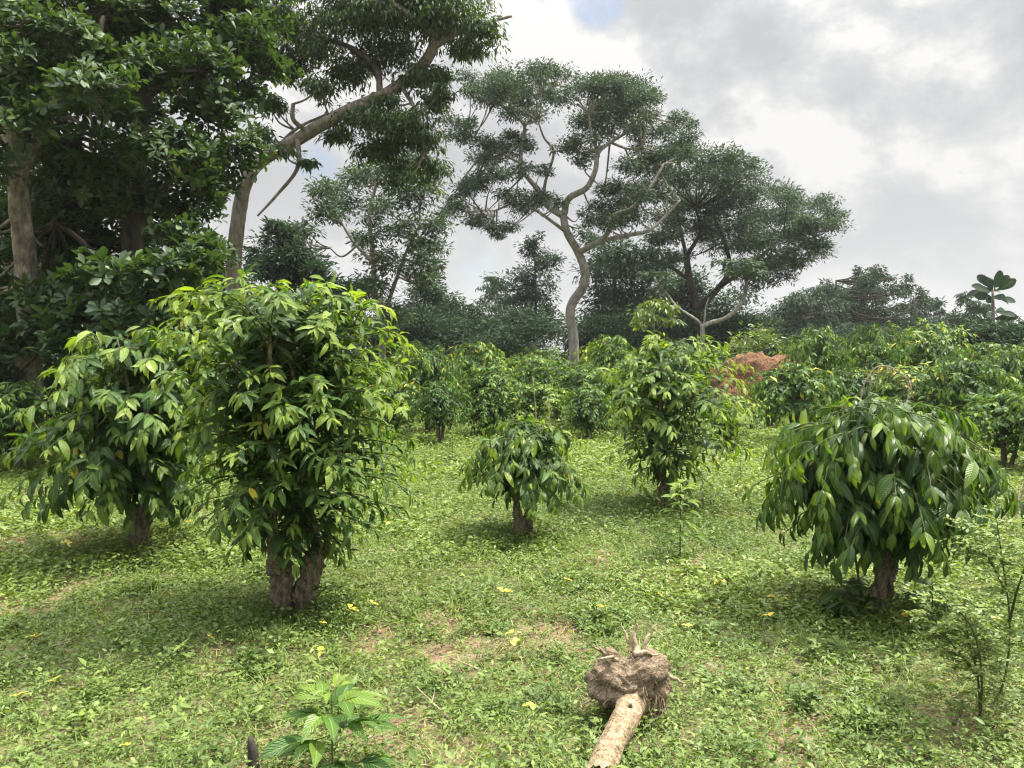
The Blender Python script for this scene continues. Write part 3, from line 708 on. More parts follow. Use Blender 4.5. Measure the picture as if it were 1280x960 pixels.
# small things on the ground
R.seed(9)
ym = None
YL = [(66, 868), (20, 888), (260, 813), (436, 776), (668, 902), (626, 755), (972, 764), (1120, 793), (826, 758), (898, 742), (706, 738), (464, 769), (240, 665), (68, 650), (88, 690), (400, 793), (405, 829), (640, 806), (755, 775), (640, 815),
      (484, 664), (226, 827), (962, 787), (1246, 795), (160, 960), (860, 797), (45, 808), (1140, 783)]
for i, (px, py) in enumerate(YL):
    b = ground_at(px, py)
    if ym is None:
        m = MB(); leaves(m, np.array([[0, 0, 0], [0, .003, 0.002]]), np.array([[1, .3, .15], [-.5, .8, .3]]), np.array([[0, .2, 1.], [0.3, 0, 1.]]), [0.055, 0.042], [0.03, .024], [.5, .9], [.3, .2], [.5, .8], 5, 'ell', .15)
        o = m.build('fallen_leaf', M['yellow']); ym = o
    else:
        o = ym.copy(); COL.objects.link(o)
    o.location = (b[0], b[1], float(gz(b[0], b[1])) + 0.085); o.rotation_euler = (R.uniform(-.4, .4), R.uniform(-.4, .4), R.uniform(0, 6.28)); s = R.uniform(.8, 1.5) * (b[1] / 4) ** .5
    o.scale = (s, s, s)
    tag(o, 'small yellow fallen leaf lying on the green weeds', 'leaf', 'yellow fallen leaves')
mb = MB(); b = ground_at(315, 965); tube(mb, spline([(0, 0, -.03), (0.004, 0, .06), (-.008, .01, .13)], 12), [.02, .014, .009], 10, .5, 3, ridges=5)
o = mb.build('dead_stub', M['dark_bark'], loc=(b[0], b[1], 0)); tag(o, 'dark rotten stub standing in weeds left of the seedling', 'stub')
R.seed(14)
for (px, py, ln, az, lab) in ((540, 885, .35, 2.2, 'long dry twig lying across bare soil right of the seedling'), (575, 835, .25, 2.6, 'short dry twig in the weeds near the picture middle'), (60, 815, .3, .9, 'dry twig lying in the weeds at lower left')):
    b = ground_at(px, py); mb = MB(); d = np.array([math.cos(az), math.sin(az), 0])
    tube(mb, spline([-d * ln / 2 + [0, 0, .03], [0, .01, .045], d * ln / 2 + [0, 0, .07]], 8), [.005, .002], 6, .3); tube(mb, spline([[0, .01, .045], d * .08 + [0.05, .02, .06]], 4), [.003, .001], 5)
    o = mb.build('dry_twig', M['root_wood'], loc=(b[0], b[1], float(gz(b[0], b[1])))); tag(o, lab, 'twig', 'dry twigs on the ground')


# ------------------------------------------------------------------ coffee bushes of the back rows
def bush_proto(seed, H, prof, nbr, leafL, **kw):
    root = empty('coffee_bush', (0, 0, 0), 'x', 'coffee bush')
    R.seed(seed); tm = MB(); stems = []
    for i in range(4):
        a = i * 1.7 + R.rand(); e = np.array([math.cos(a) * .2, math.sin(a) * .2, H * R.uniform(.8, .95)])
        c = spline([(math.cos(a) * .04, math.sin(a) * .04, -.05), e * [.5, .5, .4] + 0.03 * R.randn(3), e], 12); stems.append(c); tube(tm, c, [.035, .008], 6, .25, i)
    tm.build('trunk', M['coffee_bark'], root)
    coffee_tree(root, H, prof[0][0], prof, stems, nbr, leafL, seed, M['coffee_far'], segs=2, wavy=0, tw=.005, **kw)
    return root


PROTO = [
    bush_proto(201, 1.5, [(.42, .35, .35), (.6, .62, .6), (.95, .72, .70), (1.3, .55, .6), (1.5, .2, .25)], 150, .17, droop=.7, young=.28, spacing=.075, tintb=-.05),
    bush_proto(202, 1.7, [(.35, .3, .35), (.7, .65, .7), (1.1, .8, .75), (1.5, .6, .6), (1.7, .22, .25)], 165, .18, droop=.75, young=.4, spacing=.08, tintb=.06, gap=.18),
    bush_proto(203, 2.0, [(.4, .3, .3), (.8, .55, .62), (1.3, .72, .75), (1.75, .62, .58), (2.0, .25, .3)], 170, .18, droop=.6, young=.45, spacing=.08, tintb=.10, gap=.2),
    bush_proto(204, 1.6, [(.3, .4, .4), (.6, .85, .8), (1.0, .9, .95), (1.4, .7, .7), (1.6, .3, .25)], 175, .18, droop=.85, young=.38, spacing=.08, tintb=.0),
    bush_proto(205, 2.2, [(.5, .3, .35), (1.0, .62, .6), (1.5, .72, .75), (1.95, .55, .6), (2.2, .2, .22)], 170, .19, droop=.65, young=.5, spacing=.085, tintb=.06, gap=.24, yellow=.006),
]
PH = [1.5, 1.7, 2.0, 1.6, 2.2]; PW = [.71, .78, .73, .92, .73]
used = set()


def copy_tree(o, parent=None):
    c = o.copy(); COL.objects.link(c)
    if parent is not None: c.parent = parent
    for ch in o.children: copy_tree(ch, c)
    return c


RB = np.random.RandomState(33)


def place_bush(x, y, h, w, kind, label, group):
    if kind in used: o = copy_tree(PROTO[kind])
    else: o = PROTO[kind]; used.add(kind)
    sx = w / 2 / PW[kind]
    o.location = (x, y, float(gz(x, y)) if y < 60 else 0); o.rotation_euler = (0, 0, RB.uniform(0, 6.28)); o.scale = (sx, sx, h / PH[kind])
    o['label'] = label; o['group'] = group


FRONT = [
    (550, 557, 475, 84, 0, 'dark round coffee bush standing alone at the far edge of the clearing'),
    (492, 552, 478, 105, 1, 'coffee bush peeping out right of the tallest coffee tree'),
    (610, 548, 490, 85, 3, 'wide coffee bush just right of the dark round bush'),
    (668, 546, 478, 92, 2, 'coffee bush directly behind the smallest coffee tree'),
    (736, 553, 484, 84, 1, 'bright green coffee bush below the pale crooked trunk'),
    (908, 566, 492, 95, 2, 'loose coffee bush half behind the slim tall coffee tree, right side'),
    (990, 556, 452, 120, 0, 'dark coffee bush between the slim tall tree and the umbrella tree'),
    (962, 538, 476, 80, 1, 'small coffee bush in front of the red soil mound'),
    (1060, 548, 462, 120, 3, 'coffee bush rising behind the left shoulder of the umbrella tree'),
    (1140, 548, 455, 130, 2, 'coffee bush rising behind the right shoulder of the umbrella tree'),
    (1200, 556, 448, 130, 3, 'large coffee bush right of and behind the umbrella tree'),
    (1258, 588, 488, 130, 4, 'yellow-green coffee bush at the right edge of the clearing'),
    (1330, 600, 470, 150, 1, 'coffee bush cut by the right border of the view'),
    (18, 592, 478, 135, 1, 'coffee bush at the left edge behind the thick-stump coffee tree'),
    (-80, 610, 470, 150, 3, 'coffee bush just past the left border of the view'),
    (118, 570, 482, 110, 0, 'coffee bush hidden behind the thick-stump coffee tree'),
]
for (px, by, ty, w, kind, lab) in FRONT:
    b = ground_at(px, by); k = b[1] / F
    place_bush(b[0], b[1], at(px, ty, b[1])[2], w * k, kind, lab, 'coffee bushes along the edge of the clearing')
for row, (Dr, sp) in enumerate(((15.0, 1.45), (17.2, 1.5), (19.8, 1.7), (23, 1.95), (27, 2.2), (32, 2.6))):
    xs = np.arange((455 - 640) / F * Dr, (1390 - 640) / F * Dr, sp) + RB.uniform(0, sp)
    for x in xs:
        x = x + RB.uniform(-.35, .35); y = Dr + RB.uniform(-.7, .7)
        px = 640 + x / y * F
        if 895 < px < 995 and 14 < y < 23: continue       # the soil mound stands here
        if 690 < px < 748 and y < 30 : h = RB.uniform(1.15, 1.4)
        else: h = RB.uniform(1.35, 2.1) + (0.25 if px > 1000 else 0)
        kind = RB.choice([0, 1, 2, 3, 4], p=[.18, .24, .22, .2, .16])
        side = 'left of the pale crooked trunk' if px < 718 else ('between pale crooked trunk and red soil mound' if px < 950 else 'right of the red soil mound')
        place_bush(x, y, h, RB.uniform(1.4, 2.0), kind, 'coffee bush crowded in back rows ' + side, 'back row coffee bushes ' + side)


# ------------------------------------------------------------------ large trees
def big_tree(name, label, D, limbs, clumps, leaf, bark, fl, fw, per, m, seed, style='pad', depth=2.5, group=None, dup=1, twigs=0.5, flat=0.75, segs=0, rough=.12, spr=0.32, tint=0.4, trunk_depth=0.0, shell=0.35, jit=0.5):
    R.seed(seed)
    k = D / F
    x0 = at(limbs[0][0][0][0], limbs[0][0][0][1], D)[0]
    base = np.array([x0, D, 0.0])
    root = empty(name, tuple(base), label, 'tree', group)
    pts_all = []
    for li, (pl, r0, r1) in enumerate(limbs):
        P = [at(p[0], p[1], D + (p[2] if len(p) > 2 else 0)) for p in pl]
        if li == 0: P = [np.array([P[0][0], P[0][1], -.2])] + P if P[0][2] > 0.3 else P
        c = spline(P, max(14, 7 * len(P))); n = len(c)
        rr = np.linspace(r0, r1, n) * k
        if li == 0: rr[:3] *= [1.5, 1.2, 1.05]
        tm = MB(); tube(tm, c - base, rr, 12 if r0 * k > .1 else 7, rough, seed + li)
        lo = tm.build('trunk' if li == 0 else 'limb', bark, root if li == 0 else trunk)
        if li == 0: trunk = lo
        pts_all.append(c)
    LP = np.concatenate(pts_all)
    Pl = []; Dl = []; Ul = []; Tl = []; Ll = []
    tw = MB()
    for (px, py, rx, ry, *dd) in clumps:
        for dpl in range(dup):
            d = dd[0] if dd and dpl == 0 else R.uniform(-1, 1) * depth
            sc = 1.0 if dpl == 0 else R.uniform(.6, .9)
            jx, jy = (0, 0) if dpl == 0 else (R.uniform(-jit, jit) * rx, R.uniform(-jit, jit) * ry)
            c = at(px + jx, py + jy, D + d); a, h = rx * k * sc, ry * k * sc
            j = np.argmin(((LP - c) ** 2).sum(1)); q = LP[j]
            if twigs > 0:
                tube(tw, spline([q, q * .5 + c * .5 + np.array([0, 0, -.08]) * np.linalg.norm(c - q) + .05 * R.randn(3) * np.linalg.norm(c - q), c], 9) - base, [0.6 * k + .012 + .006 * np.linalg.norm(c - q), .012], 5, cap=False)
            ns = max(5, int(per * (rx * ry * sc * sc) / 900.0))
            u = rdir(ns); u[:, 2] = np.where(R.rand(ns) < .7, np.abs(u[:, 2]), u[:, 2])
            r = R.uniform(shell, 1, ns)[:, None] * (0.72 + 0.5 * vnoise(u[:, 0] * 2.2 + px, u[:, 2] * 2.2 + u[:, 1] * 1.7 + py, seed))[:, None]
            S = c + u * r * [a, (a + h) * .5, h]
            if twigs > 0:
                for s in S[R.rand(ns) < twigs]:
                    tube(tw, spline([c, (c + s) / 2 + .06 * a * R.randn(3), s], 4) - base, [.012, .005], 3, cap=False)
            i = np.repeat(np.arange(ns), m); n = len(i); az = R.rand(n) * 6.283
            st = np.clip(tint + .12 * R.randn(ns), 0, 1)[i]
            if style == 'pad':
                hd = np.stack([np.cos(az), np.sin(az), R.uniform(-.55, .35, n)], 1)
                P = S[i] + hd * [1, 1, .5] * (R.rand(n) ** .6 * spr * a)[:, None] + np.array([0, 0, .12]) * a * R.randn(n)[:, None] * .5
                U = UP + .35 * R.randn(n, 3)
            elif style == 'droop':
                hd = np.stack([np.cos(az) * .8, np.sin(az) * .8, R.uniform(-1.3, .1, n)], 1)
                P = S[i] + hd * [1, 1, .3] * (R.rand(n) ** .6 * spr * a)[:, None] + .12 * a * R.randn(n, 3)
                U = UP * .4 + np.stack([np.cos(az), np.sin(az), 0 * az], 1) + .3 * R.randn(n, 3)
            elif style == 'ball':
                hd = rdir(n, -.8, .8); P = S[i] + hd * (R.rand(n) ** .5 * spr * a)[:, None]; U = UP + .5 * R.randn(n, 3)
            else:   # rosette
                ax = nrm(u * .55 + UP * .75 + .35 * R.randn(ns, 3))[i]
                t1 = nrm(np.cross(ax, np.array([.3, .9, .1]))); t2 = np.cross(ax, t1)
                az = (np.tile(np.arange(m), ns) * 2.399 + R.rand(n) * .4)
                op = R.uniform(.5, 1.5, n)
                hd = ax * np.cos(op)[:, None] + (t1 * np.cos(az)[:, None] + t2 * np.sin(az)[:, None]) * np.sin(op)[:, None]
                P = S[i] + hd * .02 - ax * (R.rand(n) * .10)[:, None]; U = ax + .1 * R.randn(n, 3)
            Pl.append(P); Dl.append(hd); Ul.append(U); Tl.append(np.clip(st + .09 * R.randn(n), 0, .95 if style != 'rosette' else .86)); Ll.append(fl * R.uniform(.65, 1.25, n))
    P, Dv, U, T, L = map(np.concatenate, (Pl, Dl, Ul, Tl, Ll)); n = len(P)
    fm = MB(); leaves(fm, P - base, Dv, U, L, L * fw * R.uniform(.8, 1.2, n), R.uniform(.1, .8, n), R.uniform(.05, .35, n), T, segs, 'obov' if style == 'rosette' else 'lance')
    fo = fm.build('crown', leaf, root)
    if twigs > 0: tw.build('twigs', bark, fo)
    return root


def rclumps(x0, x1, y0, y1, n, r0, r1, dlo, dhi, seed):
    q = np.random.RandomState(seed)
    return [(q.uniform(x0, x1), q.uniform(y0, y1), (r := q.uniform(r0, r1)), r * .75, q.uniform(dlo, dhi)) for _ in range(n)]


# broad glossy-leaved trees on the left
big_tree('broadleaf_tree', 'mottled-trunk tree with broad glossy leaves at the left border', 11.5,
         [([(40, 560), (36, 430), (32, 330), (22, 230), (20, 150), (30, 60), (20, -60)], 14, 9), ([(22, 230), (60, 150), (110, 90), (130, 20)], 7, 3), ([(24, 190), (-30, 120), (-60, 60)], 7, 3), ([(20, 150), (70, 140), (110, 160)], 4, 2)],
         [(40, 20, 70, 50, 1), (-40, 60, 70, 60, 0), (-60, 180, 60, 60, 0), (10, 110, 55, 40, -.6), (90, 60, 60, 45, -.5), (60, 200, 40, 30, 1.5), (-20, 210, 45, 35, -.8), (10, 160, 45, 30, -1.0), (110, 120, 60, 40, -1.2), (28, 30, 38, 34, -.9), (22, 85, 36, 32, -1.0), (34, 140, 38, 30, -.9), (-20, 290, 45, 45, .9), (-20, 360, 50, 40, .9), (60, 300, 30, 40, 1.6), (40, -60, 90, 60, 0), (-90, -20, 90, 80, 0), (15, 270, 25, 22, 1.5), (120, 20, 60, 50, .2), (70, 110, 50, 40, .8)]
         + rclumps(-60, 110, -60, 190, 14, 40, 60, .5, 2.5, 2) + rclumps(-90, -30, 230, 470, 8, 35, 55, 0, 2, 3),
         M['rosette'], M['mottled_bark'], .145, .46, 30, 8, 301, 'rosette', 1.5, twigs=.35, segs=3, tint=.42, rough=.18)
big_tree('broadleaf_tree', 'dense dark tree with broad glossy leaves between mottled trunk and leaning tree', 12.5,
         [([(150, 560), (155, 440), (165, 330), (170, 220), (180, 120), (190, 20), (200, -60)], 15, 8), ([(165, 300), (210, 230), (260, 190)], 6, 3), ([(170, 220), (120, 180), (90, 170)], 5, 2), ([(180, 120), (250, 80), (300, 50)], 6, 2), ([(160, 360), (100, 300), (70, 280)], 5, 2)],
         [(130, 140, 55, 40, -1.6), (180, 100, 60, 45, -1.2), (250, 90, 60, 45, -1.0), (300, 60, 50, 45, -.4), (200, 190, 60, 40, -1.4), (140, 220, 55, 40, -.6), (240, 200, 45, 40, -.8), (260, 150, 50, 40, -.6), (100, 260, 60, 45, .6), (180, 270, 60, 45, .2), (240, 270, 40, 40, .4), (200, 30, 70, 50, -.4), (270, 10, 60, 45, 0), (150, 20, 60, 45, 0), (330, 30, 40, 40, .3), (340, 90, 35, 30, .2), (310, 120, 35, 30, 0), (265, 240, 30, 40, .5), (90, 330, 60, 40, .9), (150, -50, 90, 60, 0), (280, -50, 80, 50, 0)]
         + rclumps(70, 265, 200, 400, 22, 40, 62, .4, 3.0, 5) + rclumps(50, 150, 150, 330, 12, 38, 55, .8, 2.8, 15) + rclumps(-20, 70, 220, 420, 9, 35, 50, 1.6, 3.0, 16) + rclumps(80, 320, -40, 200, 18, 40, 60, .6, 2.8, 6),
         M['rosette'], M['dark_bark'], .145, .46, 30, 8, 302, 'rosette', 1.8, twigs=.3, segs=3, tint=.36)
big_tree('broadleaf_tree', 'low dark broad-leaved tree in the shade below the other glossy trees', 10.6,
         [([(185, 580), (188, 480), (190, 420), (200, 360)], 8, 3), ([(190, 430), (140, 400), (110, 370)], 4, 2), ([(192, 410), (240, 370), (260, 340)], 4, 2)],
         [(190, 345, 50, 32, -.6), (240, 335, 40, 32, -.3), (130, 350, 45, 32, -.3), (100, 400, 55, 36, 0), (170, 400, 50, 36, -.5), (225, 385, 45, 36, 0), (260, 320, 25, 25, .2), (60, 420, 50, 36, .4), (10, 440, 45, 36, .5), (150, 440, 55, 36, .6), (40, 380, 40, 30, .9), (215, 300, 35, 25, .3), (90, 440, 50, 36, -.2), (-30, 420, 50, 40, .5), (0, 490, 50, 36, .8)] + rclumps(20, 240, 330, 450, 10, 35, 50, .3, 1.5, 7),
         M['rosette'], M['dark_bark'], .165, .44, 24, 8, 303, 'rosette', 1.0, twigs=.3, segs=3, tint=.28)
# leaning tree
big_tree('leaning_tree', 'tall tree with grey trunk leaning right over the tallest coffee tree', 17.0,
         [([(291, 420), (292, 345), (296, 290), (305, 235), (324, 203), (372, 174), (430, 141), (488, 114), (528, 82), (546, 45), (562, -30)], 10.0, 6.2),
          ([(322, 205, 0), (345, 185, .4), (372, 160, .6), (410, 142, .8)], 3.2, 1.5), ([(385, 165, 0), (367, 150, -.3), (366, 130, -.3)], 3.2, 2.5), ([(372, 175, -.1), (372, 210, -.3), (345, 245, -.3), (322, 270, -.4)], 3.2, 1.2),
          ([(475, 118, 0), (470, 85, .3), (440, 60, .5), (385, 45, .5), (330, 40, .8)], 4.5, 2), ([(440, 60, .5), (470, 95, .8), (475, 120, .8)], 3, 1.5), ([(385, 45, .5), (400, 20, .3), (430, 5, .3)], 3, 2), ([(540, 60, 0), (585, 35, -.4), (640, 20, -.6)], 4, 1.5), ([(500, 105, 0), (520, 140, -.4), (530, 190, -.5)], 3, 1.5), ([(546, 45, 0), (500, 10, -.5), (460, -20, -.8)], 4, 2)],
         [(560, 20, 55, 30, -.5), (600, 40, 28, 24, -.6), (585, 65, 26, 18, -.3), (520, 10, 50, 30, .4), (470, 30, 45, 30, .5), (430, 20, 40, 30, .3), (400, 60, 40, 22, .6), (440, 85, 38, 22, .8), (480, 70, 35, 25, .6), (350, 30, 45, 35, .5), (360, 80, 35, 25, .8), (330, 70, 35, 25, .8), (520, 100, 30, 24, -.3), (545, 130, 22, 26, -.4), (500, 160, 40, 26, 0), (450, 150, 38, 20, .5), (530, 180, 25, 26, -.4), (470, 190, 36, 22, .4), (540, 215, 22, 20, -.2), (500, 215, 30, 20, .2), (400, 110, 26, 18, .8), (420, 170, 26, 16, .6),
          (340, 130, 24, 16, .5), (325, 165, 22, 12, .6), (560, -30, 80, 40, 0), (450, -30, 80, 35, 0), (340, -20, 60, 40, 0), (350, 190, 24, 10, .8), (385, 205, 14, 8, -.3), (550, 95, 16, 16, 0), (480, 130, 24, 14, .3)],
         M['narrow'], M['grey_bark'], .15, .28, 50, 18, 311, 'droop', 1.2, twigs=.35, spr=.34, tint=.42, dup=2, rough=.10)
# thin tree behind it
big_tree('slender_tree', 'slender tree with airy crown between leaning tree and crooked tree', 25.0,
         [([(478, 440), (482, 400), (470, 370), (466, 320), (462, 270), (470, 230)], 5, 2), ([(480, 395), (495, 350), (510, 310), (525, 280)], 3, 1.2), ([(467, 330), (440, 300), (425, 275)], 2.5, 1), ([(462, 290), (430, 320), (412, 310)], 1.5, .8)],
         [(450, 225, 30, 16), (420, 240, 26, 14), (490, 215, 34, 16), (530, 210, 22, 14), (400, 265, 22, 12), (385, 290, 18, 10), (510, 250, 34, 16), (545, 285, 18, 14), (530, 300, 24, 12), (470, 260, 30, 18), (500, 290, 26, 14), (475, 320, 24, 14), (505, 335, 26, 14), (540, 335, 18, 12), (470, 360, 24, 16), (430, 255, 20, 12), (540, 310, 16, 10), (460, 300, 18, 12), (480, 390, 22, 18), (535, 350, 14, 10)],
         M['frond'], M['grey_bark'], .17, .34, 65, 15, 321, 'ball', 1.6, twigs=.3, spr=.5, tint=.42, dup=3, jit=1.0)
# crooked pale tree in the centre
big_tree('crooked_tree', 'tall crooked tree with pale bare trunk and flat layered crown, centre', 32.0,
         [([(718.6, 490), (718, 470), (717, 423), (713, 386), (729, 358), (731, 338), (722, 314), (709, 291), (704, 270)], 6.8, 4.4),
          ([(704, 270), (685, 257, .3), (671, 235, .5), (654, 213, .8), (651, 187, 1), (655, 156, 1), (629, 134, 1), (610, 115, 1)], 4.4, 1.3), ([(679, 248, .4), (682, 226, 0), (692, 191, -.5), (680, 172, -.8), (672, 150, -1)], 2.3, 1.0),
          ([(650, 204, .8), (619, 187, .3), (597, 174, 0), (580, 165, 0)], 1.8, .8), ([(709, 291), (693, 279, -.4), (668, 262, -.8), (641, 255, -1), (619, 263, -1.2), (600, 262, -1.4)], 2.4, .9),
          ([(705, 268), (711, 248, -.3), (733, 235, -.6), (744, 213, -.6), (748, 191, -.4), (763, 178, 0), (790, 160, .3), (803, 140, .3)], 4.4, 1.3), ([(748, 195, -.4), (740, 170, -1), (735, 140, -1.2)], 2, 1), ([(763, 178, 0), (785, 186, -.6), (803, 184, -.9)], 1.8, .8), ([(655, 160, 1), (675, 130, 1.4), (690, 105, 1.5)], 1.8, .8),
          ([(723, 316), (750, 301, -.8), (761, 288, -1.1), (766, 270, -1.4), (790, 260, -1.6), (812, 235, -1.6), (830, 205, -1.4)], 4.0, 1.4), ([(748, 302, -.8), (785, 294, -.2), (811, 288, .2), (834, 268, .5), (850, 250, .6)], 3.2, 1.2)],
         [(600, 108, 22, 11), (630, 98, 26, 12), (665, 92, 26, 11), (697, 92, 20, 9), (640, 122, 28, 12), (612, 128, 20, 9), (680, 115, 28, 12), (655, 140, 22, 10), (705, 125, 24, 11), (735, 112, 24, 11), (765, 108, 26, 11), (795, 108, 24, 10), (815, 122, 16, 10), (750, 132, 28, 12), (785, 135, 30, 12), (815, 145, 16, 10), (735, 155, 26, 12), (770, 155, 26, 12), (800, 160, 20, 10), (718, 178, 16, 12), (733, 195, 14, 14), (745, 170, 18, 10),
          (580, 160, 18, 9), (572, 172, 14, 8), (605, 178, 20, 9), (600, 200, 22, 10), (635, 190, 18, 10), (640, 172, 16, 10), (660, 185, 16, 8), (590, 228, 20, 10), (620, 220, 20, 9), (582, 240, 16, 9), (650, 215, 20, 7), (675, 215, 12, 6), (572, 262, 16, 9), (600, 272, 20, 10), (625, 285, 16, 9), (650, 262, 20, 9), (675, 255, 18, 8), (685, 248, 14, 7), (640, 245, 16, 8), (565, 255, 10, 7), (618, 292, 9, 6),
          (835, 165, 22, 14), (850, 150, 14, 9), (815, 195, 18, 12), (845, 190, 24, 14), (800, 215, 22, 14), (770, 240, 20, 14), (748, 262, 18, 16), (780, 265, 24, 14), (820, 235, 24, 14), (760, 280, 18, 10), (735, 275, 10, 8), (800, 245, 20, 12)],
         M['frond'], M['pale_bark'], .155, .32, 130, 20, 331, 'ball', 2.6, twigs=.3, spr=.44, tint=.34, dup=3, jit=1.1, rough=.08)
# spreading tree to the right
big_tree('spreading_tree', 'wide spreading tree with dark forked limbs right of the crooked tree', 38.0,
         [([(872, 450), (871, 385), (862, 350), (858, 320)], 5.5, 4), ([(871, 385), (898, 360, .5), (912, 335, 1), (905, 300, 1.2), (892, 270, 1)], 4.5, 1.6), ([(862, 350), (835, 332, 0), (812, 325, -.5)], 2.6, 1.2), ([(898, 360, .5), (940, 330, .2), (975, 300, 0), (1000, 285, 0)], 3.0, 1.2), ([(858, 320), (875, 290, -.5), (870, 260, -1)], 3, 1.2), ([(858, 320), (850, 285, .5), (845, 250, 1)], 2.6, 1.2)],
         [(870, 195, 26, 12), (895, 205, 26, 12), (920, 200, 18, 8), (935, 208, 14, 7), (880, 225, 34, 14), (915, 230, 32, 14), (860, 250, 32, 16), (900, 255, 34, 16), (940, 250, 26, 12), (965, 238, 24, 10), (985, 248, 22, 9), (880, 280, 34, 16), (920, 285, 34, 16), (955, 275, 30, 14), (990, 268, 24, 11), (1020, 258, 22, 11), (1040, 270, 16, 9), (1045, 285, 16, 8), (1015, 285, 24, 12), (985, 295, 28, 13), (950, 305, 30, 14), (1005, 310, 24, 12), (1025, 305, 14, 9), (970, 325, 26, 12), (940, 335, 24, 12), (1000, 330, 16, 10), (840, 275, 26, 16), (830, 300, 22, 14), (905, 310, 28, 12), (955, 350, 20, 10), (980, 345, 16, 10), (850, 225, 26, 14), (835, 210, 18, 12), (840, 330, 18, 10)],
         M['frond'], M['dark_bark'], .18, .32, 130, 19, 341, 'ball', 3.5, twigs=.25, spr=.46, tint=.34, dup=3, jit=.95)
# pale forked trunk in front of it
big_tree('forked_tree', 'small tree with a pale bare forked trunk under the spreading crown', 30.0,
         [([(877, 470), (878, 418), (882, 406), (908, 397), (926, 380), (933, 358), (930, 340)], 3.6, 2.0), ([(878, 412), (872, 401), (847, 384), (832, 365), (820, 352)], 2.0, 1.0), ([(880, 408), (882, 385), (886, 372)], 1.2, .7)],
         [(930, 335, 22, 12), (945, 345, 18, 10), (915, 345, 16, 9), (818, 345, 18, 9), (835, 352, 12, 7), (905, 330, 18, 9)],
         M['frond'], M['pale_bark'], .28, .32, 40, 12, 345, 'pad', 1.0, twigs=.4, spr=.42, tint=.4, dup=2)
# dark trees behind the crooked one
big_tree('dense_tree', 'dense dark tree standing behind the crooked trunk, right side', 46.0,
         [([(770, 455), (770, 400), (768, 350), (775, 310)], 4.5, 2)],
         [(770, 320, 30, 20), (745, 345, 26, 18), (795, 345, 30, 20), (760, 375, 34, 20), (800, 380, 34, 22), (745, 405, 24, 18), (785, 410, 30, 18), (820, 400, 24, 20), (755, 435, 30, 16), (800, 440, 34, 18), (830, 430, 24, 18), (840, 370, 18, 18), (740, 300, 16, 12), (815, 320, 20, 14), (730, 440, 16, 12), (860, 440, 26, 14), (890, 435, 26, 14)],
         M['dark_far'], M['dark_bark'], .28, .34, 100, 14, 351, 'ball', 3, twigs=.3, spr=.5, dup=3, jit=.9, tint=.35)
FAR = [  # name, label, D, trunk px, crown clumps
    ('bushy_tree', 'bushy dark tree left of the pale crooked trunk', 44, 668, 455, [(668, 318, 14, 14), (660, 345, 22, 16), (680, 340, 16, 14), (655, 375, 26, 18), (680, 375, 18, 16), (650, 405, 28, 18), (678, 408, 22, 16), (660, 432, 34, 14), (640, 440, 20, 12), (665, 305, 8, 8)]),
    ('pine_tree', 'pointed feathery tree left of the bushy dark tree', 62, 618, 450, [(620, 352, 9, 8), (617, 368, 16, 9), (622, 385, 20, 10), (615, 402, 22, 11), (620, 420, 26, 12), (612, 438, 28, 10)]),
    ('hazy_tree', 'low hazy tree far off left of the pointed feathery tree', 70, 582, 450, [(582, 402, 18, 10), (570, 418, 22, 12), (592, 420, 20, 12), (578, 436, 30, 12), (560, 440, 22, 12)]),
    ('bushy_tree', 'dark rounded tree under the slender airy tree', 40, 530, 455, [(535, 360, 16, 14), (520, 380, 22, 16), (545, 385, 20, 16), (530, 410, 28, 18), (510, 425, 24, 16), (550, 425, 22, 16), (490, 405, 18, 18), (500, 440, 30, 12), (535, 345, 10, 8)]),
    ('bushy_tree', 'tree with thin crown seen right of the leaning trunk', 30, 350, 420, [(345, 305, 26, 16), (375, 320, 26, 16), (335, 335, 22, 16), (395, 340, 20, 14), (360, 345, 30, 16), (320, 320, 16, 16), (415, 360, 20, 14), (360, 380, 30, 14), (350, 285, 12, 8), (440, 380, 24, 16)]),
    ('feathery_tree', 'tallest of the grey feathery trees on the right skyline', 58, 1090, 460, [(1075, 350, 10, 9), (1098, 348, 11, 10), (1085, 362, 18, 10), (1065, 372, 16, 11), (1100, 375, 18, 12), (1080, 390, 26, 14), (1110, 400, 20, 14), (1060, 405, 22, 14), (1085, 420, 30, 16), (1050, 435, 26, 14), (1110, 435, 22, 14)]),
    ('feathery_tree', 'thin feathery tree just right of the tallest grey skyline tree', 60, 1142, 460, [(1135, 362, 9, 8), (1150, 375, 10, 9), (1138, 385, 14, 10), (1152, 398, 14, 10), (1140, 412, 18, 12), (1130, 432, 18, 12), (1155, 430, 14, 12)]),
    ('feathery_tree', 'short feathery tree at the right end of the skyline group', 62, 1172, 460, [(1168, 385, 7, 7), (1175, 400, 12, 9), (1168, 416, 16, 10), (1182, 425, 12, 10), (1170, 440, 20, 10)]),
    ('feathery_tree', 'dark tree between the spreading crown and the grey skyline trees', 52, 1015, 460, [(1010, 372, 16, 10), (1035, 378, 16, 10), (985, 385, 22, 13), (1020, 395, 24, 14), (960, 400, 24, 14), (1000, 415, 28, 15), (1035, 420, 22, 15), (970, 430, 28, 14), (1015, 440, 30, 12), (940, 410, 18, 14)]),
    ('hazy_tree', 'pale thin-crowned tree beside the giant-leaved plant', 48, 1212, 460, [(1208, 375, 8, 8), (1220, 385, 14, 9), (1205, 398, 16, 10), (1225, 405, 16, 10), (1212, 420, 22, 12), (1235, 425, 22, 12)]),
    ('bushy_tree', 'leafy dark tree at the right border under the giant-leaved plant', 27, 1250, 480, [(1230, 420, 24, 13), (1262, 425, 26, 14), (1290, 415, 26, 16), (1215, 440, 26, 14), (1250, 448, 32, 14), (1290, 445, 30, 16), (1200, 455, 20, 12), (1320, 420, 30, 20)]),
]
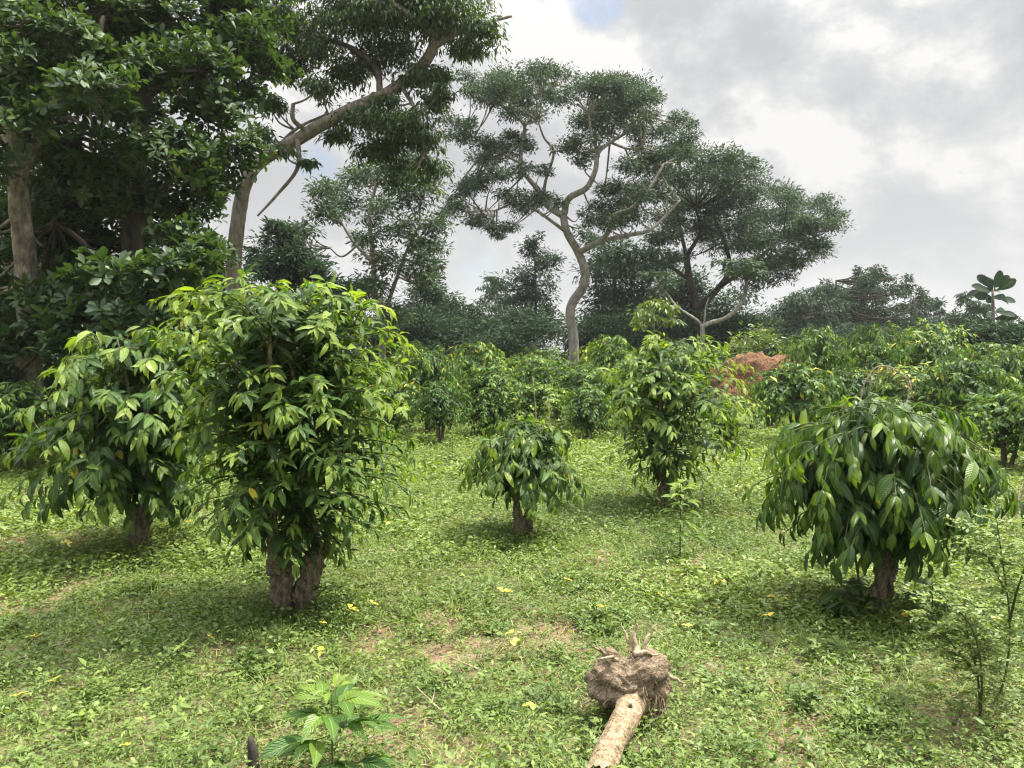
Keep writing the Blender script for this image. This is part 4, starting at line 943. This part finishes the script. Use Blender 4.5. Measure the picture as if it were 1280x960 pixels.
for i, (nm, lab, D, tx, ty, cl) in enumerate(FAR):
    top = min(c[1] for c in cl)
    big_tree(nm, lab, D, [([(tx, ty), (tx + 2, (ty + top) / 2), (tx, top + 8)], 2.6 if D > 45 else 3.2, .8)], cl, M['dark_far'], M['dark_bark'] if D < 45 else M['grey_bark'], .006 * D if D > 45 else .24, .32, 85 if nm != 'hazy_tree' else 65, 15, 400 + i, 'ball' if nm == 'bushy_tree' else 'droop', D * .03, twigs=.35, spr=.55, dup=4, jit=1.15, tint=.5 if nm in ('hazy_tree',) else .4, shell=.1)
FAR2 = [('bushy_tree', 'dark bushy tree behind the mottled trunk at the left border', 21, 20, 500, [(0, 330, 60, 40), (60, 370, 60, 40), (-60, 380, 60, 50), (20, 430, 70, 40), (90, 440, 60, 36), (-40, 460, 70, 40), (60, 480, 70, 30), (-120, 430, 70, 50), (-20, 270, 40, 30)]),
        ('bushy_tree', 'dark bushy tree behind the leaning trunk and the tallest coffee tree', 23, 215, 500, [(170, 390, 60, 40), (230, 380, 60, 40), (280, 400, 50, 40), (150, 440, 60, 36), (220, 450, 70, 36), (290, 450, 60, 34), (340, 450, 50, 30), (390, 450, 50, 26), (180, 490, 80, 26), (330, 480, 70, 26)]),
        ('bushy_tree', 'mid green tree filling the gap between slender tree and pointed feathery tree', 42, 585, 460, [(560, 395, 22, 16), (590, 392, 18, 14), (600, 412, 24, 16), (565, 420, 30, 16), (545, 405, 22, 16), (585, 438, 36, 16), (615, 430, 26, 14), (640, 425, 20, 14)]),
        ('bushy_tree', 'dark tree closing the belt under the left edge of the spreading crown', 48, 845, 460, [(850, 350, 28, 18), (830, 375, 30, 18), (870, 375, 30, 18), (905, 385, 30, 18), (850, 400, 34, 18), (890, 410, 36, 18), (930, 405, 28, 18), (840, 430, 36, 18), (910, 435, 36, 16), (950, 425, 28, 16)]),
        ('feathery_tree', 'grey feathery tree filling the skyline right of the soil mound', 55, 1045, 460, [(1030, 360, 9, 11), (1075, 341, 8, 10), (1100, 342, 8, 10), (1088, 352, 12, 10), (1118, 368, 9, 13), (1136, 356, 7, 10), (1152, 370, 8, 12), (1170, 384, 7, 10), (1192, 400, 9, 12), (1000, 385, 22, 14), (1040, 365, 16, 12), (1055, 385, 22, 14), (1025, 405, 30, 16), (1070, 410, 26, 16), (1125, 410, 24, 16), (1010, 430, 30, 16), (1060, 438, 34, 14), (1120, 440, 34, 14), (1180, 440, 30, 14)])]
for i, (nm, lab, D, tx, ty, cl) in enumerate(FAR2):
    top = min(c[1] for c in cl)
    big_tree(nm, lab, D, [([(tx, ty), (tx + 2, (ty + top) / 2), (tx, top + 10)], 3.2, 1)], cl, M['dark_far'], M['dark_bark'], .30 if D > 30 else .22, .34, 85 if D > 30 else 38, 15, 450 + i, 'ball', D * .035, twigs=.2, spr=.55, dup=3, jit=1.0, tint=.36, shell=.1)
# low shrubs closing the horizon behind the rows
RS = np.random.RandomState(71)
labs = ['left of the slender tree', 'under the slender tree', 'behind the bushy dark tree', 'left of the pale crooked trunk', 'right of the pale crooked trunk', 'behind the small yellow-green tree', 'under the spreading tree', 'behind the red soil mound', 'under the tallest grey skyline tree', 'right of the grey skyline trees']
for i, px in enumerate((440, 510, 570, 635, 765, 820, 880, 1000, 1100, 1190)):
    cl = [(px + RS.uniform(-45, 45), RS.uniform(405 if px < 900 else 425, 462), RS.uniform(20, 36), RS.uniform(12, 18)) for _ in range(13)]
    big_tree('dark_shrub', 'dark leafy shrub far back ' + labs[i], 38 + RS.uniform(-2, 4), [([(px, 478), (px + 3, 440)], 2, 1)], cl, M['dark_far'], M['dark_bark'], .24, .34, 80, 14, 500 + i, 'ball', 2.0, twigs=0, spr=.6, dup=2, jit=.9, tint=.35, group='dark shrubs behind the back rows')
# small yellow-green trees
big_tree('small_tree', 'small yellow-green tree with thin stem beside the slim tall coffee tree', 19.0,
         [([(818, 520), (819, 440), (817, 400), (820, 380)], 1.4, .8), ([(818, 415), (835, 400), (845, 395)], .8, .5), ([(818, 410), (800, 402), (792, 408)], .8, .5)],
         [(822, 380, 24, 9), (840, 386, 14, 9), (805, 390, 16, 9), (795, 405, 12, 8), (845, 402, 12, 8), (820, 398, 22, 8)], M['pale_shrub'], M['grey_bark'], .17, .34, 50, 10, 361, 'droop', .4, twigs=.6, spr=.45, tint=.35)
big_tree('pale_bush', 'pale green bush growing on top of the red soil mound', 22.5, [([(945, 470), (945, 425)], 1.5, .8)],
         [(930, 428, 20, 11), (955, 425, 20, 11), (945, 415, 18, 9), (920, 434, 14, 9), (968, 432, 12, 9), (945, 435, 28, 8)], M['pale_shrub'], M['grey_bark'], .15, .34, 60, 10, 362, 'ball', .5, twigs=.4, spr=.45, tint=.25)
# pale sticks between bushes
for (px, by, D, h, lab) in ((672, 540, 12.5, 1.2, 'thin pale dead stem standing behind the smallest coffee tree'), (690, 545, 12.0, .9, 'short pale stem right of the other dead stem behind the smallest tree')):
    p = at(px, by, D); mb = MB(); tube(mb, spline([(0, 0, -.1), (-.03, 0, h * .5), (-.08, 0, h)], 8), [.011, .005], 6, .2)
    o = mb.build('dead_sapling', M['root_wood'], loc=(p[0], D, 0)); tag(o, lab, 'dead sapling')


# giant-leaved plant on the skyline
def giant_leaf():
    R.seed(8); D = 34.0; p = at(1240, 400, D)
    root = empty('giant_leaf_plant', (p[0], D, 0), 'tall thin plant topped by a rosette of giant dark leaves, right skyline', 'plant')
    H = at(1240, 362, D)[2]; m = MB(); tube(m, spline([(-.05, 0, 0), (.05, 0, H * .6), (0, 0, H)], 12), [.10, .05], 8, .1); m.build('stem', M['grey_bark'], root)
    f = MB(); k = D / F
    for (zc, cnt, L, el) in ((H, 6, .8, .8), (H - .12, 8, .88, .3), (H - .3, 6, .8, -.1), (H - 1.0, 5, .8, .3), (H - 1.25, 6, .85, -.1), (H - 1.6, 5, .7, .1)):
        a = np.arange(cnt) * 6.283 / cnt + R.rand() * 3 + .15 * R.randn(cnt)
        d = np.stack([np.cos(a), np.sin(a), np.full(cnt, el) + .15 * R.randn(cnt)], 1); d = nrm(d)
        P = np.array([0, 0, zc]) + d * .12
        leaves(f, P, d, UP * .35 + .25 * R.randn(cnt, 3) - np.array([0, .9, 0]), L, L * .46, R.uniform(.2, .8, cnt), .2, .12 + .08 * R.randn(cnt), 8, 'obov', .05)
    f.build('foliage', M['dark_far'], root)


giant_leaf()


# ------------------------------------------------------------------ red soil mound
def mound():
    R.seed(19); D = 20.5; p = at(942, 500, D)
    import bmesh
    from mathutils import noise as mn
    bm = bmesh.new(); bmesh.ops.create_icosphere(bm, subdivisions=5, radius=1.0)
    V = np.array([x.co[:] for x in bm.verts]); Fc = [[x.index for x in f.verts] for f in bm.faces]; bm.free()
    nz = np.array([mn.fractal(Vector(x * 1.6), 1.0, 2.0, 5) for x in V]); n2 = np.array([mn.fractal(Vector(x * 6), .9, 2.0, 4) for x in V])
    W = V * [1.6, 1.2, 1.50] * (1 + .22 * nz + .05 * n2 + .05 * np.array([mn.fractal(Vector(x * 17), .8, 2.0, 3) for x in V]))[:, None]
    m = MB(); m.add(W, np.zeros_like(W), None, Fc)
    o = m.build('soil_mound', M['red_soil'], loc=(p[0], D, 0)); tag(o, 'bare reddish termite-like soil mound among the coffee bushes', 'soil mound')


mound()


# dead drooping branch among the right bushes
def dead_branch():
    R.seed(3); D = 12.6; m = MB(); b = at(1100, 470, D); base = np.array([b[0], D, 0])
    c = spline([(-.35, 0, 0), (-.3, 0, .9), (-.1, 0, 1.32), (.15, 0, 1.36), (.4, 0, 1.2), (.65, .0, 1.0)], 24); tube(m, c, [.014, .006], 6, .2)
    for i in range(34):
        p = c[R.randint(8, 22)]; d = R.uniform(.2, .45); e = p + np.array([R.uniform(-.12, .12), R.uniform(-.15, .15), -d])
        tube(m, spline([p, (p + e) / 2 + [R.uniform(-.05, .08), -.04, .05], e], 7), [.005, .002], 4, cap=False)
    o = m.build('dead_branch', M['root_wood'], loc=tuple(base)); tag(o, 'pale dead branch with hanging dry twigs behind the umbrella coffee tree', 'branch')


dead_branch()

# thin humid air softening the far trees
import bmesh as _bm
hm = bpy.data.meshes.new('haze'); hb = _bm.new(); _bm.ops.create_cube(hb, size=1.0)
for v_ in hb.verts: v_.co = Vector((v_.co.x * 1500, v_.co.y * 1100 + 400, (v_.co.z + 0.5) * 27 - 1.5))
hb.to_mesh(hm); hb.free(); ho = bpy.data.objects.new('haze', hm); COL.objects.link(ho)
hmat, ht, hout = nt('humid_air'); pv = ht.nodes.new('ShaderNodeVolumePrincipled'); pv.inputs['Color'].default_value = (.9, .93, .97, 1); pv.inputs['Density'].default_value = 0.0004; pv.inputs['Anisotropy'].default_value = 0.3
ht.links.new(pv.outputs[0], hout.inputs['Volume']); hm.materials.append(hmat); tag(ho, 'thin humid haze over the clearing', 'haze', kind='stuff')

# ------------------------------------------------------------------ sky, sun, camera
SUN_EL, SUN_AZ = math.radians(60), math.radians(72)   # azimuth clockwise from +Y (towards +X)
ZEN_FILL = 11.0
w = bpy.data.worlds.new('World'); scene.world = w; w.use_nodes = True
t = w.node_tree; t.nodes.clear()
out = t.nodes.new('ShaderNodeOutputWorld')
sky = t.nodes.new('ShaderNodeTexSky'); sky.sky_type = 'NISHITA'; sky.sun_disc = False
sky.sun_elevation = SUN_EL; sky.sun_rotation = SUN_AZ; sky.air_density = 1.0; sky.dust_density = 2.0
bg = t.nodes.new('ShaderNodeBackground'); bg.inputs[1].default_value = 0.085; t.links.new(sky.outputs[0], bg.inputs[0])
tc = t.nodes.new('ShaderNodeTexCoord'); sx = t.nodes.new('ShaderNodeSeparateXYZ'); t.links.new(tc.outputs['Generated'], sx.inputs[0])
cb = t.nodes.new('ShaderNodeCombineXYZ')
t.links.new(sx.outputs[0], cb.inputs[0]); t.links.new(sx.outputs[1], cb.inputs[1]); t.links.new(math_(t, 'MULTIPLY', sx.outputs[2], 1.35), cb.inputs[2])


def wn(scale, detail, rough, dist, off):
    mp = t.nodes.new('ShaderNodeMapping'); mp.inputs['Location'].default_value = off; t.links.new(cb.outputs[0], mp.inputs[0])
    n = t.nodes.new('ShaderNodeTexNoise'); n.inputs['Scale'].default_value = scale; n.inputs['Detail'].default_value = detail; n.inputs['Roughness'].default_value = rough; n.inputs['Distortion'].default_value = dist
    t.links.new(mp.outputs[0], n.inputs[0]); return n.outputs['Fac']


nA = wn(1.7, 4, .5, .1, (3.1, 1.2, 0)); nB = wn(5.2, 10, .60, .12, (7.7, 2.0, 1)); nB2 = wn(5.2, 10, .60, .12, (7.67, 2.0, .94)); nC = wn(2.3, 5, .5, .2, (1.4, 5.1, 4))
val = math_(t, 'ADD', math_(t, 'MULTIPLY', nA, 0.55), math_(t, 'MULTIPLY', nB, 0.45))
edge = math_(t, 'MULTIPLY', math_(t, 'SUBTRACT', nB2, nB), 1.3)
val = math_(t, 'ADD', val, edge)
cr = ramp(t, [(0.36, (0.235, 0.241, 0.252)), (0.46, (0.275, 0.279, 0.286)), (0.53, (0.318, 0.32, 0.323)), (0.575, (0.362, 0.361, 0.358)), (0.62, (0.415, 0.41, 0.40))])
t.links.new(val, cr.inputs[0])
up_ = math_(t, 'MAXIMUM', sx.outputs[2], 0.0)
hz = math_(t, 'POWER', math_(t, 'SUBTRACT', 1.0, up_), 4.0)
ccol = mixc(t, math_(t, 'MULTIPLY', hz, 0.75), cr.outputs[0], (0.385, 0.383, 0.38))
# an overcast sky is brighter overhead than at the horizon; boosted far beyond that above the frame as added ambient fill
zen = math_(t, 'ADD', 1.0, math_(t, 'MULTIPLY', math_(t, 'POWER', up_, 5.0), ZEN_FILL))
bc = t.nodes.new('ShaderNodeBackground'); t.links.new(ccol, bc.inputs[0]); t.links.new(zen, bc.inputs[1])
gapr = ramp(t, [(0.26, (1, 1, 1)), (0.31, (0, 0, 0))]); t.links.new(nC, gapr.inputs[0])
gap = math_(t, 'MULTIPLY', gapr.outputs[0], 0.5)
for (gx_, gy_, sz) in ((746, 4, .00045), (395, 205, .0006), (600, 345, .0005)):      # small breaks of blue between the clouds
    d_ = Vector(((gx_ - 640) / F, 1.0, (440 - gy_) / F)).normalized()
    dt = t.nodes.new('ShaderNodeVectorMath'); dt.operation = 'DOT_PRODUCT'; t.links.new(tc.outputs['Generated'], dt.inputs[0]); dt.inputs[1].default_value = d_
    far_ = math_(t, 'ADD', math_(t, 'SUBTRACT', 1.0, dt.outputs['Value']), math_(t, 'MULTIPLY', math_(t, 'SUBTRACT', nB, 0.5), 0.003))
    gap = math_(t, 'MAXIMUM', gap, math_(t, 'MULTIPLY', math_(t, 'SUBTRACT', 1.0, math_(t, 'DIVIDE', far_, sz), True), 0.5))
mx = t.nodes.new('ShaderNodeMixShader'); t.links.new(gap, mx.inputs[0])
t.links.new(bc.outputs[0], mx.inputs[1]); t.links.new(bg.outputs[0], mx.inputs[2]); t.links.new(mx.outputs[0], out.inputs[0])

sl = bpy.data.lights.new('sun', 'SUN'); sl.energy = 4.8; sl.angle = math.radians(1.5); sl.color = (1.0, 0.94, 0.82)
so = bpy.data.objects.new('sun', sl); COL.objects.link(so)
sd = Vector((math.sin(SUN_AZ) * math.cos(SUN_EL), math.cos(SUN_AZ) * math.cos(SUN_EL), math.sin(SUN_EL)))
so.rotation_euler = (-sd).to_track_quat('-Z', 'Y').to_euler(); so.location = sd * 50

cam = bpy.data.cameras.new('camera'); cam.sensor_width = 36; cam.lens = 36 * F / 1280; cam.clip_end = 3000; cam.clip_start = 0.05
co = bpy.data.objects.new('camera', cam); COL.objects.link(co); co.location = (0, 0, CAMZ); co.rotation_euler = (math.pi / 2 - PITCH, 0, 0)
scene.camera = co
vs = scene.view_settings; vs.view_transform = 'Standard'; vs.look = 'None'; vs.exposure = 1.15; vs.gamma = 1.0; vs.use_curve_mapping = False
cy = scene.cycles
cy.max_bounces = 6; cy.diffuse_bounces = 4; cy.glossy_bounces = 2; cy.transmission_bounces = 3; cy.transparent_max_bounces = 4
cy.volume_bounces = 0; cy.volume_step_rate = 10; cy.filter_width = 1.2
cy.use_adaptive_sampling = True; cy.adaptive_threshold = 0.008; cy.use_denoising = True; cy.sample_clamp_indirect = 6.0
scene.render.film_transparent = False
